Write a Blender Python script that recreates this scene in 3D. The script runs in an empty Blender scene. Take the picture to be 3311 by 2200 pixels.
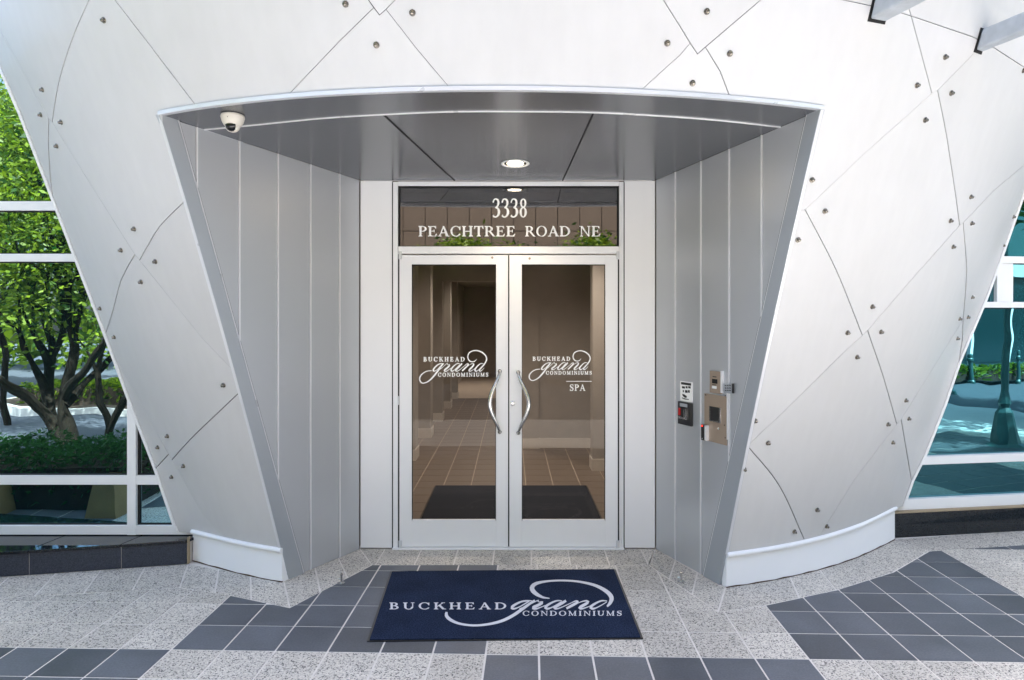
import bpy, bmesh, math, random
from math import sin, cos, pi, radians
from mathutils import Vector, Matrix
from mathutils.geometry import delaunay_2d_cdt

random.seed(7)
S = bpy.context.scene
COL = S.collection

# ------------------------------------------------------------------ camera, world, sun, exposure
cam_d = bpy.data.cameras.new('camera')
cam = bpy.data.objects.new('camera', cam_d); COL.objects.link(cam)
cam.location = (0, 0, 1.85); cam.rotation_euler = (pi/2, 0, 0)
cam_d.lens = 24.0; cam_d.sensor_width = 36.0
cam_d.shift_x = 0.001; cam_d.shift_y = -0.0199
cam_d.clip_start = 0.05; cam_d.clip_end = 500
S.camera = cam
SUN_EL, SUN_AZ = radians(62), radians(18)          # high sun from behind the building, a little to the right
w = bpy.data.worlds.new('World'); S.world = w; w.use_nodes = True
wn = w.node_tree.nodes; wl = w.node_tree.links
for n in list(wn): wn.remove(n)
wo = wn.new('ShaderNodeOutputWorld'); wb = wn.new('ShaderNodeBackground'); sk = wn.new('ShaderNodeTexSky')
sk.sky_type = 'NISHITA'; sk.sun_disc = False; sk.sun_elevation = SUN_EL; sk.sun_rotation = SUN_AZ
sk.air_density = .75; sk.dust_density = 5.0; sk.ozone_density = .6
wb.inputs[1].default_value = 0.15
wl.new(sk.outputs[0], wb.inputs[0]); wl.new(wb.outputs[0], wo.inputs[0])
sd = bpy.data.lights.new('sun', 'SUN'); sd.energy = 4.6; sd.angle = radians(0.5); sd.color = (1, .975, .94)
so = bpy.data.objects.new('sun', sd); COL.objects.link(so)
dsun = Vector((sin(SUN_AZ)*cos(SUN_EL), cos(SUN_AZ)*cos(SUN_EL), sin(SUN_EL)))
so.rotation_euler = dsun.to_track_quat('Z', 'Y').to_euler(); so.location = (0, 10, 20)
S.view_settings.view_transform = 'Standard'; S.view_settings.look = 'None'
S.view_settings.gamma = 1.0; S.view_settings.use_curve_mapping = False
S.view_settings.exposure = 2.66

# ------------------------------------------------------------------ perspective survey helpers
U0, V0, FP, EYE = 1178.0, 737.0, 1573.0, 1.85
def on_floor(u, v, z=0.0):
    Y = (EYE - z)*FP/(v - V0); return Vector(((u-U0)*Y/FP, Y, z))
def at_y(u, v, Y): return Vector(((u-U0)*Y/FP, Y, EYE-(v-V0)*Y/FP))
def to_uv(p): return Vector((U0 + p[0]*FP/p[1], V0 + (EYE-p[2])*FP/p[1]))

# curved leaning cladding: distance Y as a function of x and height z
def raw_F(x, z):
    t = min(z, 3.6)-.2; e = max(z-3.6, 0)
    return (4.51442-.26733*t-.00999*t*t-.36*e + (-.01189+.00962*t)*x + (.09777-.00777*t)*x*x
            + (-.00188-.00043*t)*x**3 + (.00314-.00031*t)*x**4)
def Gw(x): return 5.285 + .154*max(x, 0.0)          # line of the two window walls
def F(x, z):
    f = raw_F(x, z); g = Gw(x) - .0; k = .045
    m = min(f, g)
    return m - k*math.log(math.exp(-(f-m)/k) + math.exp(-(g-m)/k))
def unp(u, v):
    a = (u-U0)/FP; b = -(v-V0)/FP
    Y = 2.2
    while Y - F(a*Y, EYE+b*Y) < 0 and Y < 9: Y += .04
    lo, hi = Y-.04, Y
    for _ in range(26):
        m = (lo+hi)/2
        if m - F(a*m, EYE+b*m) < 0: lo = m
        else: hi = m
    return Vector((a*hi, hi, EYE+b*hi))
def Fn(x, z):
    e = .004
    fx = (F(x+e, z)-F(x-e, z))/(2*e); fz = (F(x, z+e)-F(x, z-e))/(2*e)
    return Vector((fx, -1, fz)).normalized()

DY = 5.51                                            # plane of the door
SL, SR = .58, .40                                    # splay of the two side walls of the recess
XL, XR = -1.219, 1.167
SZ0, SRISE = 2.974, .058                             # soffit height at the door and its rise outward
def wall_pt(side, u, v):
    a = (u-U0)/FP
    if side < 0: d = (-a*DY + XL)/(-(-SL) - a) if False else None
    # x = XL - SL*d (left) or XR + SR*d (right);  Y = DY-d ; x = a*Y
    x0, s = (XL, -SL) if side < 0 else (XR, SR)
    d = (a*DY - x0)/(s + a)
    Y = DY-d
    return Vector((x0+s*d, Y, EYE-(v-V0)*Y/FP))
def wall_at(side, d, z):
    x0, s = (XL, -SL) if side < 0 else (XR, SR)
    return Vector((x0+s*d, DY-d, z))
def wall_n(side):
    return Vector((1, -SL, 0)).normalized() if side < 0 else Vector((-1, -SR, 0)).normalized()
def soff_pt(u, v):
    b = -(v-V0)/FP; a = (u-U0)/FP
    Y = (SZ0 + SRISE*DY - EYE)/(b + SRISE)
    return Vector((a*Y, Y, EYE+b*Y))
def soff_z(Y): return SZ0 + SRISE*(DY-Y)

# ------------------------------------------------------------------ materials
def newmat(name):
    m = bpy.data.materials.new(name); m.use_nodes = True
    nt = m.node_tree; return m, nt, nt.nodes['Principled BSDF']
def mapr(nt, src, lo, hi):
    n = nt.nodes.new('ShaderNodeMapRange'); n.inputs[3].default_value = lo; n.inputs[4].default_value = hi
    nt.links.new(src, n.inputs[0]); return n.outputs[0]
def mat(name, col, rough=.5, metal=0.0, var=.06, scale=6.0, bump=0.0, bscale=200.0, spec=.5, rvar=.08, detail=5.0):
    m, nt, p = newmat(name)
    tc = nt.nodes.new('ShaderNodeTexCoord')
    no = nt.nodes.new('ShaderNodeTexNoise'); no.inputs['Scale'].default_value = scale; no.inputs['Detail'].default_value = detail
    nt.links.new(tc.outputs['Object'], no.inputs['Vector'])
    hs = nt.nodes.new('ShaderNodeHueSaturation'); hs.inputs['Color'].default_value = (*col, 1)
    nt.links.new(mapr(nt, no.outputs[0], 1-var*1.6, 1+var*1.6), hs.inputs['Value'])
    nt.links.new(hs.outputs[0], p.inputs['Base Color'])
    nt.links.new(mapr(nt, no.outputs[0], max(0, rough-rvar), rough+rvar), p.inputs['Roughness'])
    p.inputs['Metallic'].default_value = metal
    p.inputs['Specular IOR Level'].default_value = spec
    if bump:
        n2 = nt.nodes.new('ShaderNodeTexNoise'); n2.inputs['Scale'].default_value = bscale; n2.inputs['Detail'].default_value = 3
        nt.links.new(tc.outputs['Object'], n2.inputs['Vector'])
        b = nt.nodes.new('ShaderNodeBump'); b.inputs['Strength'].default_value = bump; b.inputs['Distance'].default_value = .002
        nt.links.new(n2.outputs[0], b.inputs['Height']); nt.links.new(b.outputs[0], p.inputs['Normal'])
    return m
def emis(name, col, st):
    m, nt, p = newmat(name); p.inputs['Base Color'].default_value = (*col, 1)
    p.inputs['Emission Color'].default_value = (*col, 1); p.inputs['Emission Strength'].default_value = st; return m

M = {}
M['panel'] = mat('pearl_white_panel', (.59, .565, .54), .42, .0, .02, 1.3, .02, 900, rvar=.04)
def panel_mat():
    m, nt, p = newmat('pearl_white_panel'); L = nt.links
    tc = nt.nodes.new('ShaderNodeTexCoord'); ge = nt.nodes.new('ShaderNodeNewGeometry'); oi = nt.nodes.new('ShaderNodeObjectInfo')
    n1 = nt.nodes.new('ShaderNodeTexNoise'); n1.inputs['Scale'].default_value = 2.2; n1.inputs['Detail'].default_value = 7; n1.inputs['Roughness'].default_value = .6
    mp_ = nt.nodes.new('ShaderNodeMapping'); mp_.inputs['Scale'].default_value = (9, 9, .7)
    n2 = nt.nodes.new('ShaderNodeTexNoise'); n2.inputs['Scale'].default_value = 1.6; n2.inputs['Detail'].default_value = 5
    L.new(ge.outputs['Position'], n1.inputs['Vector']); L.new(ge.outputs['Position'], mp_.inputs[0]); L.new(mp_.outputs[0], n2.inputs['Vector'])
    hs = nt.nodes.new('ShaderNodeHueSaturation'); hs.inputs['Color'].default_value = (.60, .593, .585, 1)
    a = nt.nodes.new('ShaderNodeMath'); a.operation = 'MULTIPLY'; L.new(mapr(nt, n1.outputs[0], .95, 1.05), a.inputs[0]); L.new(mapr(nt, n2.outputs[0], .955, 1.035), a.inputs[1])
    b = nt.nodes.new('ShaderNodeMath'); b.operation = 'MULTIPLY'; L.new(a.outputs[0], b.inputs[0]); L.new(mapr(nt, oi.outputs['Random'], .965, 1.03), b.inputs[1])
    L.new(b.outputs[0], hs.inputs['Value']); L.new(hs.outputs[0], p.inputs['Base Color'])
    L.new(mapr(nt, n1.outputs[0], .30, .48), p.inputs['Roughness'])
    n3 = nt.nodes.new('ShaderNodeTexNoise'); n3.inputs['Scale'].default_value = 1.8; n3.inputs['Detail'].default_value = 1; L.new(ge.outputs['Position'], n3.inputs['Vector'])
    bp = nt.nodes.new('ShaderNodeBump'); bp.inputs['Strength'].default_value = .6; bp.inputs['Distance'].default_value = .02
    L.new(n3.outputs[0], bp.inputs['Height']); L.new(bp.outputs[0], p.inputs['Normal'])
    return m
M['panel'] = panel_mat()
M['backing'] = mat('dark_backing', (.02, .02, .022), .9)
M['white'] = mat('white_painted_metal', (.86, .86, .86), .35, 0, .012, 3, rvar=.05)
M['trim'] = mat('pale_grey_trim', (.68, .69, .71), .3, .2, .03, 4)
M['wallmetal'] = mat('silver_grey_panel', (.555, .57, .59), .36, .5, .03, 1.2, .03, 700, rvar=.05)
M['flange'] = mat('grey_blue_flange', (.42, .445, .47), .4, .4, .04, 3)
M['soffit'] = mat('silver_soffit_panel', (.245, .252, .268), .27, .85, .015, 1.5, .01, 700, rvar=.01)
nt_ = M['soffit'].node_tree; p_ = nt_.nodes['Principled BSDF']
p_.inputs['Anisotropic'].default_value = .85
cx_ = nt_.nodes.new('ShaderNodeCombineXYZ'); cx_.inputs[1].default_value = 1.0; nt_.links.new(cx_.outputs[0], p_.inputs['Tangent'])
M['batten'] = mat('bright_batten', (.88, .88, .88), .3, .3, .02)
M['steel'] = mat('brushed_steel', (.62, .61, .59), .22, 1.0, .05, 30)
M['bolt'] = mat('bolt_steel', (.26, .235, .20), .25, .95, .3, 40)
M['galv'] = mat('galvanised_steel', (.46, .50, .54), .42, .4, .16, 14, .1, 120)
M['black'] = mat('black_plastic', (.018, .018, .018), .35)
M['blackgap'] = mat('black_joint', (.008, .008, .008), .8)
M['bronze'] = mat('bronze_plate', (.40, .31, .235), .38, .35, .04, 10)
M['rust'] = mat('rusty_edge', (.07, .035, .015), .8)
M['domewhite'] = mat('camera_white_plastic', (.72, .68, .6), .4)
M['redplastic'] = mat('red_plastic', (.55, .01, .008), .4)
M['red'] = emis('red_light', (.8, .02, .01), 1.2)
M['lampglow'] = emis('lamp_glow', (1.0, .82, .58), 9.0)
M['vinyl'] = mat('white_vinyl', (.93, .93, .91), .5, var=0)
M['vinyl2'] = mat('mat_white_pile', (.62, .62, .64), .9, var=.08, scale=300, bump=.4, bscale=600)
M['caulk'] = mat('tan_caulk', (.38, .30, .2), .8)
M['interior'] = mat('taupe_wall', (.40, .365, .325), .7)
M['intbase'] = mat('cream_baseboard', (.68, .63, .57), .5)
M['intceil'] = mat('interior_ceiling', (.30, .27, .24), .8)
M['inttile'] = mat('brown_floor_tile', (.19, .15, .12), .35, var=.12, scale=7)
M['intgrout'] = mat('tan_grout', (.62, .52, .42), .8)
M['grout'] = mat('pale_grout', (.68, .64, .59), .85, var=.15, scale=9)
M['bark'] = mat('grey_bark', (.014, .011, .008), .95, var=.5, scale=14, bump=1.0, bscale=40, spec=.15)
M['asphalt'] = mat('pale_asphalt', (.05, .06, .08), .85, var=.12, scale=3)
M['kerb'] = mat('concrete_kerb', (.52, .51, .50), .8, var=.1)
M['brownwall'] = mat('brown_stone_panel', (.115, .083, .058), .7, var=.06, scale=1.0)
M['tealpost'] = mat('dark_green_cast_iron', (.03, .085, .085), .4)
M['planter'] = mat('tan_stone', (.30, .18, .07), .8, var=.2, scale=5)
M['soil'] = mat('dark_mulch', (.035, .022, .014), .95, var=.3, scale=12)
M['intmat'] = mat('navy_interior_mat', (.012, .016, .026), .95, var=.5, scale=120, bump=.5, bscale=300)

def matmat():
    m, nt, p = newmat('navy_carpet'); tc = nt.nodes.new('ShaderNodeTexCoord')
    n1 = nt.nodes.new('ShaderNodeTexNoise'); n1.inputs['Scale'].default_value = 110; n1.inputs['Detail'].default_value = 6; n1.inputs['Roughness'].default_value = .75
    n2 = nt.nodes.new('ShaderNodeTexNoise'); n2.inputs['Scale'].default_value = 4; n2.inputs['Detail'].default_value = 4
    for n in (n1, n2): nt.links.new(tc.outputs['Object'], n.inputs['Vector'])
    r = nt.nodes.new('ShaderNodeValToRGB'); r.color_ramp.elements[0].position = .38; r.color_ramp.elements[1].position = .68
    r.color_ramp.elements[0].color = (.003, .006, .020, 1); r.color_ramp.elements[1].color = (.030, .046, .088, 1)
    nt.links.new(n1.outputs[0], r.inputs[0])
    hs = nt.nodes.new('ShaderNodeHueSaturation'); nt.links.new(r.outputs[0], hs.inputs['Color'])
    nt.links.new(mapr(nt, n2.outputs[0], .5, 1.55), hs.inputs['Value']); nt.links.new(hs.outputs[0], p.inputs['Base Color'])
    p.inputs['Roughness'].default_value = 1.0; p.inputs['Specular IOR Level'].default_value = .1
    b = nt.nodes.new('ShaderNodeBump'); b.inputs['Strength'].default_value = .8; b.inputs['Distance'].default_value = .004
    nt.links.new(n1.outputs[0], b.inputs['Height']); nt.links.new(b.outputs[0], p.inputs['Normal'])
    return m
M['carpet'] = matmat()

def tile_light():
    m, nt, p = newmat('speckled_light_tile'); L = nt.links
    ge = nt.nodes.new('ShaderNodeNewGeometry'); oi = nt.nodes.new('ShaderNodeObjectInfo')
    vo = nt.nodes.new('ShaderNodeTexVoronoi'); vo.inputs['Scale'].default_value = 150
    no = nt.nodes.new('ShaderNodeTexNoise'); no.inputs['Scale'].default_value = 70; no.inputs['Detail'].default_value = 4; no.inputs['Roughness'].default_value = .7
    big = nt.nodes.new('ShaderNodeTexNoise'); big.inputs['Scale'].default_value = 1.6; big.inputs['Detail'].default_value = 5
    for n in (vo, no, big): L.new(ge.outputs['Position'], n.inputs['Vector'])
    sep = nt.nodes.new('ShaderNodeSeparateColor'); L.new(vo.outputs['Color'], sep.inputs[0])
    r = nt.nodes.new('ShaderNodeValToRGB'); r.color_ramp.interpolation = 'LINEAR'
    e = r.color_ramp.elements; e[0].position = 0; e[0].color = (.05, .048, .045, 1); e[1].position = 1; e[1].color = (.62, .585, .53, 1)
    for pos, c in ((.13, (.16, .15, .14)), (.20, (.40, .375, .335)), (.6, (.60, .555, .485))): x = e.new(pos); x.color = (*c, 1)
    L.new(sep.outputs[0], r.inputs[0])
    hs = nt.nodes.new('ShaderNodeHueSaturation'); L.new(r.outputs[0], hs.inputs['Color'])
    mm = nt.nodes.new('ShaderNodeMath'); mm.operation = 'MULTIPLY'
    L.new(mapr(nt, no.outputs[0], .42, 1.56), mm.inputs[0]); L.new(mapr(nt, big.outputs[0], .68, 1.28), mm.inputs[1])
    m3 = nt.nodes.new('ShaderNodeMath'); m3.operation = 'MULTIPLY'; L.new(mm.outputs[0], m3.inputs[0]); L.new(mapr(nt, oi.outputs['Random'], .88, 1.09), m3.inputs[1])
    L.new(m3.outputs[0], hs.inputs['Value']); L.new(hs.outputs[0], p.inputs['Base Color'])
    L.new(mapr(nt, no.outputs[0], .42, .7), p.inputs['Roughness'])
    b = nt.nodes.new('ShaderNodeBump'); b.inputs['Strength'].default_value = .35; b.inputs['Distance'].default_value = .002
    L.new(no.outputs[0], b.inputs['Height']); L.new(b.outputs[0], p.inputs['Normal'])
    return m
def tile_dark():
    m, nt, p = newmat('slate_blue_tile'); L = nt.links
    ge = nt.nodes.new('ShaderNodeNewGeometry'); oi = nt.nodes.new('ShaderNodeObjectInfo')
    no = nt.nodes.new('ShaderNodeTexNoise'); no.inputs['Scale'].default_value = 90; no.inputs['Detail'].default_value = 3
    big = nt.nodes.new('ShaderNodeTexNoise'); big.inputs['Scale'].default_value = 3; big.inputs['Detail'].default_value = 6; big.inputs['Roughness'].default_value = .65
    for n in (no, big): L.new(ge.outputs['Position'], n.inputs['Vector'])
    hs = nt.nodes.new('ShaderNodeHueSaturation'); hs.inputs['Color'].default_value = (.090, .098, .112, 1)
    mm = nt.nodes.new('ShaderNodeMath'); mm.operation = 'MULTIPLY'
    L.new(mapr(nt, no.outputs[0], .6, 1.4), mm.inputs[0]); L.new(mapr(nt, big.outputs[0], .4, 1.6), mm.inputs[1])
    m3 = nt.nodes.new('ShaderNodeMath'); m3.operation = 'MULTIPLY'; L.new(mm.outputs[0], m3.inputs[0]); L.new(mapr(nt, oi.outputs['Random'], .76, 1.2), m3.inputs[1])
    L.new(m3.outputs[0], hs.inputs['Value']); L.new(hs.outputs[0], p.inputs['Base Color'])
    L.new(mapr(nt, big.outputs[0], .36, .62), p.inputs['Roughness'])
    b = nt.nodes.new('ShaderNodeBump'); b.inputs['Strength'].default_value = .2; b.inputs['Distance'].default_value = .002
    L.new(no.outputs[0], b.inputs['Height']); L.new(b.outputs[0], p.inputs['Normal'])
    return m
M['tlight'] = tile_light(); M['tdark'] = tile_dark()

def granite(name, c0, c1, rough):
    m, nt, p = newmat(name); L = nt.links
    ge = nt.nodes.new('ShaderNodeNewGeometry')
    vo = nt.nodes.new('ShaderNodeTexVoronoi'); vo.inputs['Scale'].default_value = 230
    L.new(ge.outputs['Position'], vo.inputs['Vector'])
    sep = nt.nodes.new('ShaderNodeSeparateColor'); L.new(vo.outputs['Color'], sep.inputs[0])
    mx = nt.nodes.new('ShaderNodeMix'); mx.data_type = 'RGBA'; mx.inputs[6].default_value = (*c0, 1); mx.inputs[7].default_value = (*c1, 1)
    L.new(sep.outputs[0], mx.inputs[0]); L.new(mx.outputs[2], p.inputs['Base Color'])
    p.inputs['Roughness'].default_value = rough; return m
M['granite'] = granite('honed_dark_granite', (.016, .020, .032), (.05, .060, .085), .5)
M['granitepol'] = granite('polished_dark_granite', (.006, .008, .010), (.02, .024, .03), .04)

def mirror_glass(name, tint, refl, dark, wob=.004):
    m, nt, p = newmat(name); L = nt.links; nt.nodes.remove(p)
    out = nt.nodes['Material Output']
    gl = nt.nodes.new('ShaderNodeBsdfGlossy'); gl.inputs['Color'].default_value = (*tint, 1); gl.inputs['Roughness'].default_value = 0.0
    df = nt.nodes.new('ShaderNodeBsdfDiffuse'); df.inputs['Color'].default_value = (*dark, 1)
    mx = nt.nodes.new('ShaderNodeMixShader'); mx.inputs[0].default_value = refl
    tc = nt.nodes.new('ShaderNodeTexCoord'); no = nt.nodes.new('ShaderNodeTexNoise'); no.inputs['Scale'].default_value = 1.3
    L.new(tc.outputs['Object'], no.inputs['Vector'])
    b = nt.nodes.new('ShaderNodeBump'); b.inputs['Strength'].default_value = 1; b.inputs['Distance'].default_value = wob
    L.new(no.outputs[0], b.inputs['Height']); L.new(b.outputs[0], gl.inputs['Normal'])
    L.new(df.outputs[0], mx.inputs[1]); L.new(gl.outputs[0], mx.inputs[2]); L.new(mx.outputs[0], out.inputs[0])
    return m
M['coated'] = mirror_glass('coated_window_glass', (.56, .72, .74), .70, (.01, .03, .032))
M['coated2'] = mirror_glass('teal_window_glass', (.20, .50, .57), .54, (.002, .016, .02))
M['coated3'] = mirror_glass('low_window_glass', (.50, .85, .98), .75, (.004, .03, .04))
M['officeglass'] = mat('dark_office_glass', (.008, .03, .035), .12)
def clear_glass(name, tint, refl, ior=1.5):
    m, nt, p = newmat(name); L = nt.links; nt.nodes.remove(p); out = nt.nodes['Material Output']
    tr = nt.nodes.new('ShaderNodeBsdfTransparent'); tr.inputs['Color'].default_value = (*tint, 1)
    gl = nt.nodes.new('ShaderNodeBsdfGlossy'); gl.inputs['Roughness'].default_value = 0
    lw = nt.nodes.new('ShaderNodeFresnel'); lw.inputs['IOR'].default_value = ior
    ad = nt.nodes.new('ShaderNodeMath'); ad.operation = 'ADD'; ad.use_clamp = True; ad.inputs[1].default_value = refl
    mx = nt.nodes.new('ShaderNodeMixShader'); L.new(lw.outputs[0], ad.inputs[0]); L.new(ad.outputs[0], mx.inputs[0])
    L.new(tr.outputs[0], mx.inputs[1]); L.new(gl.outputs[0], mx.inputs[2]); L.new(mx.outputs[0], out.inputs[0]); return m
M['doorglass'] = clear_glass('brown_cast_door_glass', (.84, .81, .78), .0, 1.22)  # warm tint stands in for the brown building's reflected cast
M['transglass'] = clear_glass('dark_transom_glass', (.30, .29, .26), .13)

def leafmat(name, c0, c1):
    m, nt, p = newmat(name); L = nt.links
    ge = nt.nodes.new('ShaderNodeNewGeometry')
    mx = nt.nodes.new('ShaderNodeMix'); mx.data_type = 'RGBA'; mx.inputs[6].default_value = (*c0, 1); mx.inputs[7].default_value = (*c1, 1)
    L.new(ge.outputs['Random Per Island'], mx.inputs[0]); L.new(mx.outputs[2], p.inputs['Base Color'])
    p.inputs['Roughness'].default_value = .5
    out = nt.nodes['Material Output']; tl = nt.nodes.new('ShaderNodeBsdfTranslucent'); L.new(mx.outputs[2], tl.inputs['Color'])
    ms = nt.nodes.new('ShaderNodeMixShader'); ms.inputs[0].default_value = .55
    L.new(p.outputs[0], ms.inputs[1]); L.new(tl.outputs[0], ms.inputs[2]); L.new(ms.outputs[0], out.inputs[0]); return m
M['leaf'] = leafmat('fresh_leaf', (.008, .06, .008), (.24, .34, .015))
M['leafdark'] = leafmat('dark_leaf', (.015, .06, .012), (.04, .13, .03))

# ------------------------------------------------------------------ object helpers
def tag(o, label=None, cat=None, group=None, kind=None):
    if label: o['label'] = label
    if cat: o['category'] = cat
    if group: o['group'] = group
    if kind: o['kind'] = kind
    return o
def thing(name, label, cat, loc=(0, 0, 0), group=None):
    o = bpy.data.objects.new(name, None); COL.objects.link(o); o.location = loc
    o.empty_display_size = .1
    return tag(o, label, cat, group)
def bake(name, verts, faces, m, parent=None, smooth=False, origin=None):
    me = bpy.data.meshes.new(name)
    if origin is not None: verts = [Vector(v)-Vector(origin) for v in verts]
    me.from_pydata([tuple(v) for v in verts], [], faces); me.update()
    ms = m if isinstance(m, (list, tuple)) else [m]
    for x in ms: me.materials.append(x)
    if smooth: me.polygons.foreach_set('use_smooth', [True]*len(me.polygons))
    o = bpy.data.objects.new(name, me); COL.objects.link(o)
    if origin is not None: o.location = origin
    if parent is not None:
        o.parent = parent
        o.location = Vector(o.location) - Vector(parent_world(parent))
    return o
def parent_world(p):
    v = Vector(p.location)
    while p.parent: p = p.parent; v += Vector(p.location)
    return v
class MB:
    def __init__(s): s.v = []; s.f = []
    def add(s, vs, fs):
        n = len(s.v); s.v += [Vector(v) for v in vs]; s.f += [tuple(i+n for i in f) for f in fs]; return s
    def box(s, x0, x1, y0, y1, z0, z1):
        vs = [(x, y, z) for x in (x0, x1) for y in (y0, y1) for z in (z0, z1)]
        return s.add(vs, [(0, 1, 3, 2), (4, 6, 7, 5), (0, 4, 5, 1), (2, 3, 7, 6), (0, 2, 6, 4), (1, 5, 7, 3)])
    def hexa(s, a, b):       # two quads a (near) b (far)
        return s.add(list(a)+list(b), [(0, 1, 2, 3), (7, 6, 5, 4), (0, 4, 5, 1), (1, 5, 6, 2), (2, 6, 7, 3), (3, 7, 4, 0)])
    def slab(s, pts, off):   # polygon pts extruded by vector off (or list)
        n = len(pts); o = [off]*n if isinstance(off, Vector) else off
        vs = [Vector(p) for p in pts] + [Vector(p)+q for p, q in zip(pts, o)]
        return s.add(vs, [tuple(range(n)), tuple(range(2*n-1, n-1, -1))] + [((i+1) % n, i, n+i, n+(i+1) % n) for i in range(n)])
    def tube(s, pts, rad, n=10, cap=True):
        pts = [Vector(p) for p in pts]; r = rad if isinstance(rad, (list, tuple)) else [rad]*len(pts)
        vs = []; fs = []; up = None
        for i, p in enumerate(pts):
            t = (pts[min(i+1, len(pts)-1)] - pts[max(i-1, 0)]).normalized()
            if up is None: up = t.orthogonal().normalized()
            up = (up - t*up.dot(t)).normalized(); sd_ = t.cross(up)
            for k in range(n):
                a = 2*pi*k/n; vs.append(p + (up*cos(a)+sd_*sin(a))*r[i])
        for i in range(len(pts)-1):
            for k in range(n):
                a, b = i*n+k, i*n+(k+1) % n; fs.append((a, b, b+n, a+n))
        if cap: fs.append(tuple(range(n-1, -1, -1))); fs.append(tuple(range((len(pts)-1)*n, len(pts)*n)))
        return s.add(vs, fs)
    def lathe(s, c, axis, prof, n=24):   # prof list of (radius, height along axis)
        axis = Vector(axis).normalized(); u = axis.orthogonal().normalized(); w_ = axis.cross(u); c = Vector(c)
        vs = []; fs = []
        for r, h in prof:
            for k in range(n):
                a = 2*pi*k/n; vs.append(c+axis*h+(u*cos(a)+w_*sin(a))*r)
        for i in range(len(prof)-1):
            for k in range(n):
                a, b = i*n+k, i*n+(k+1) % n; fs.append((a, b, b+n, a+n))
        fs.append(tuple(range(n-1, -1, -1))); fs.append(tuple(range((len(prof)-1)*n, len(prof)*n)))
        return s.add(vs, fs)
    def build(s, name, m, parent=None, smooth=False, bevel=0, origin='auto'):
        if origin == 'auto':
            n = len(s.v); origin = Vector((sum(v.x for v in s.v)/n, sum(v.y for v in s.v)/n, min(v.z for v in s.v)))
        o = bake(name, s.v, s.f, m, parent, smooth, origin)
        if smooth:
            bm = bmesh.new(); bm.from_mesh(o.data); bmesh.ops.recalc_face_normals(bm, faces=bm.faces); bm.to_mesh(o.data); bm.free()
            o.data.polygons.foreach_set('use_smooth', [True]*len(o.data.polygons))
            try: o.data.set_sharp_from_angle(angle=radians(35))
            except Exception: pass
        else:
            bm = bmesh.new(); bm.from_mesh(o.data); bmesh.ops.recalc_face_normals(bm, faces=bm.faces)
            if bevel: bmesh.ops.bevel(bm, geom=list(bm.edges), offset=bevel, segments=2, profile=.5, affect='EDGES', clamp_overlap=True)
            bm.to_mesh(o.data); bm.free()
        return o

def resample(pl, step):
    out = [Vector(pl[0])]
    for a, b in zip(pl, pl[1:]):
        a, b = Vector(a), Vector(b); n = max(1, int((b-a).length/step))
        for i in range(1, n+1): out.append(a.lerp(b, i/n))
    return out
def smooth_line(pl, step):
    """Catmull-Rom through the points, then even steps"""
    P = [Vector(p) for p in pl]
    if len(P) < 3: return resample(P, step)
    out = [P[0]]
    for i in range(len(P)-1):
        p0 = P[i-1] if i else P[0]*2-P[1]; p1, p2 = P[i], P[i+1]; p3 = P[i+2] if i+2 < len(P) else P[-1]*2-P[-2]
        n = max(1, int((p2-p1).length/step))
        for k in range(1, n+1):
            t = k/n; out.append(.5*((2*p1)+(p2-p0)*t+(2*p0-5*p1+4*p2-p3)*t*t+(3*p1-p0-3*p2+p3)*t**3))
    return out
def in_poly(p, poly):
    c = False; x, y = p; n = len(poly)
    for i in range(n):
        x1, y1 = poly[i]; x2, y2 = poly[(i+1) % n]
        if (y1 > y) != (y2 > y) and x < (x2-x1)*(y-y1)/(y2-y1)+x1: c = not c
    return c
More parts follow.
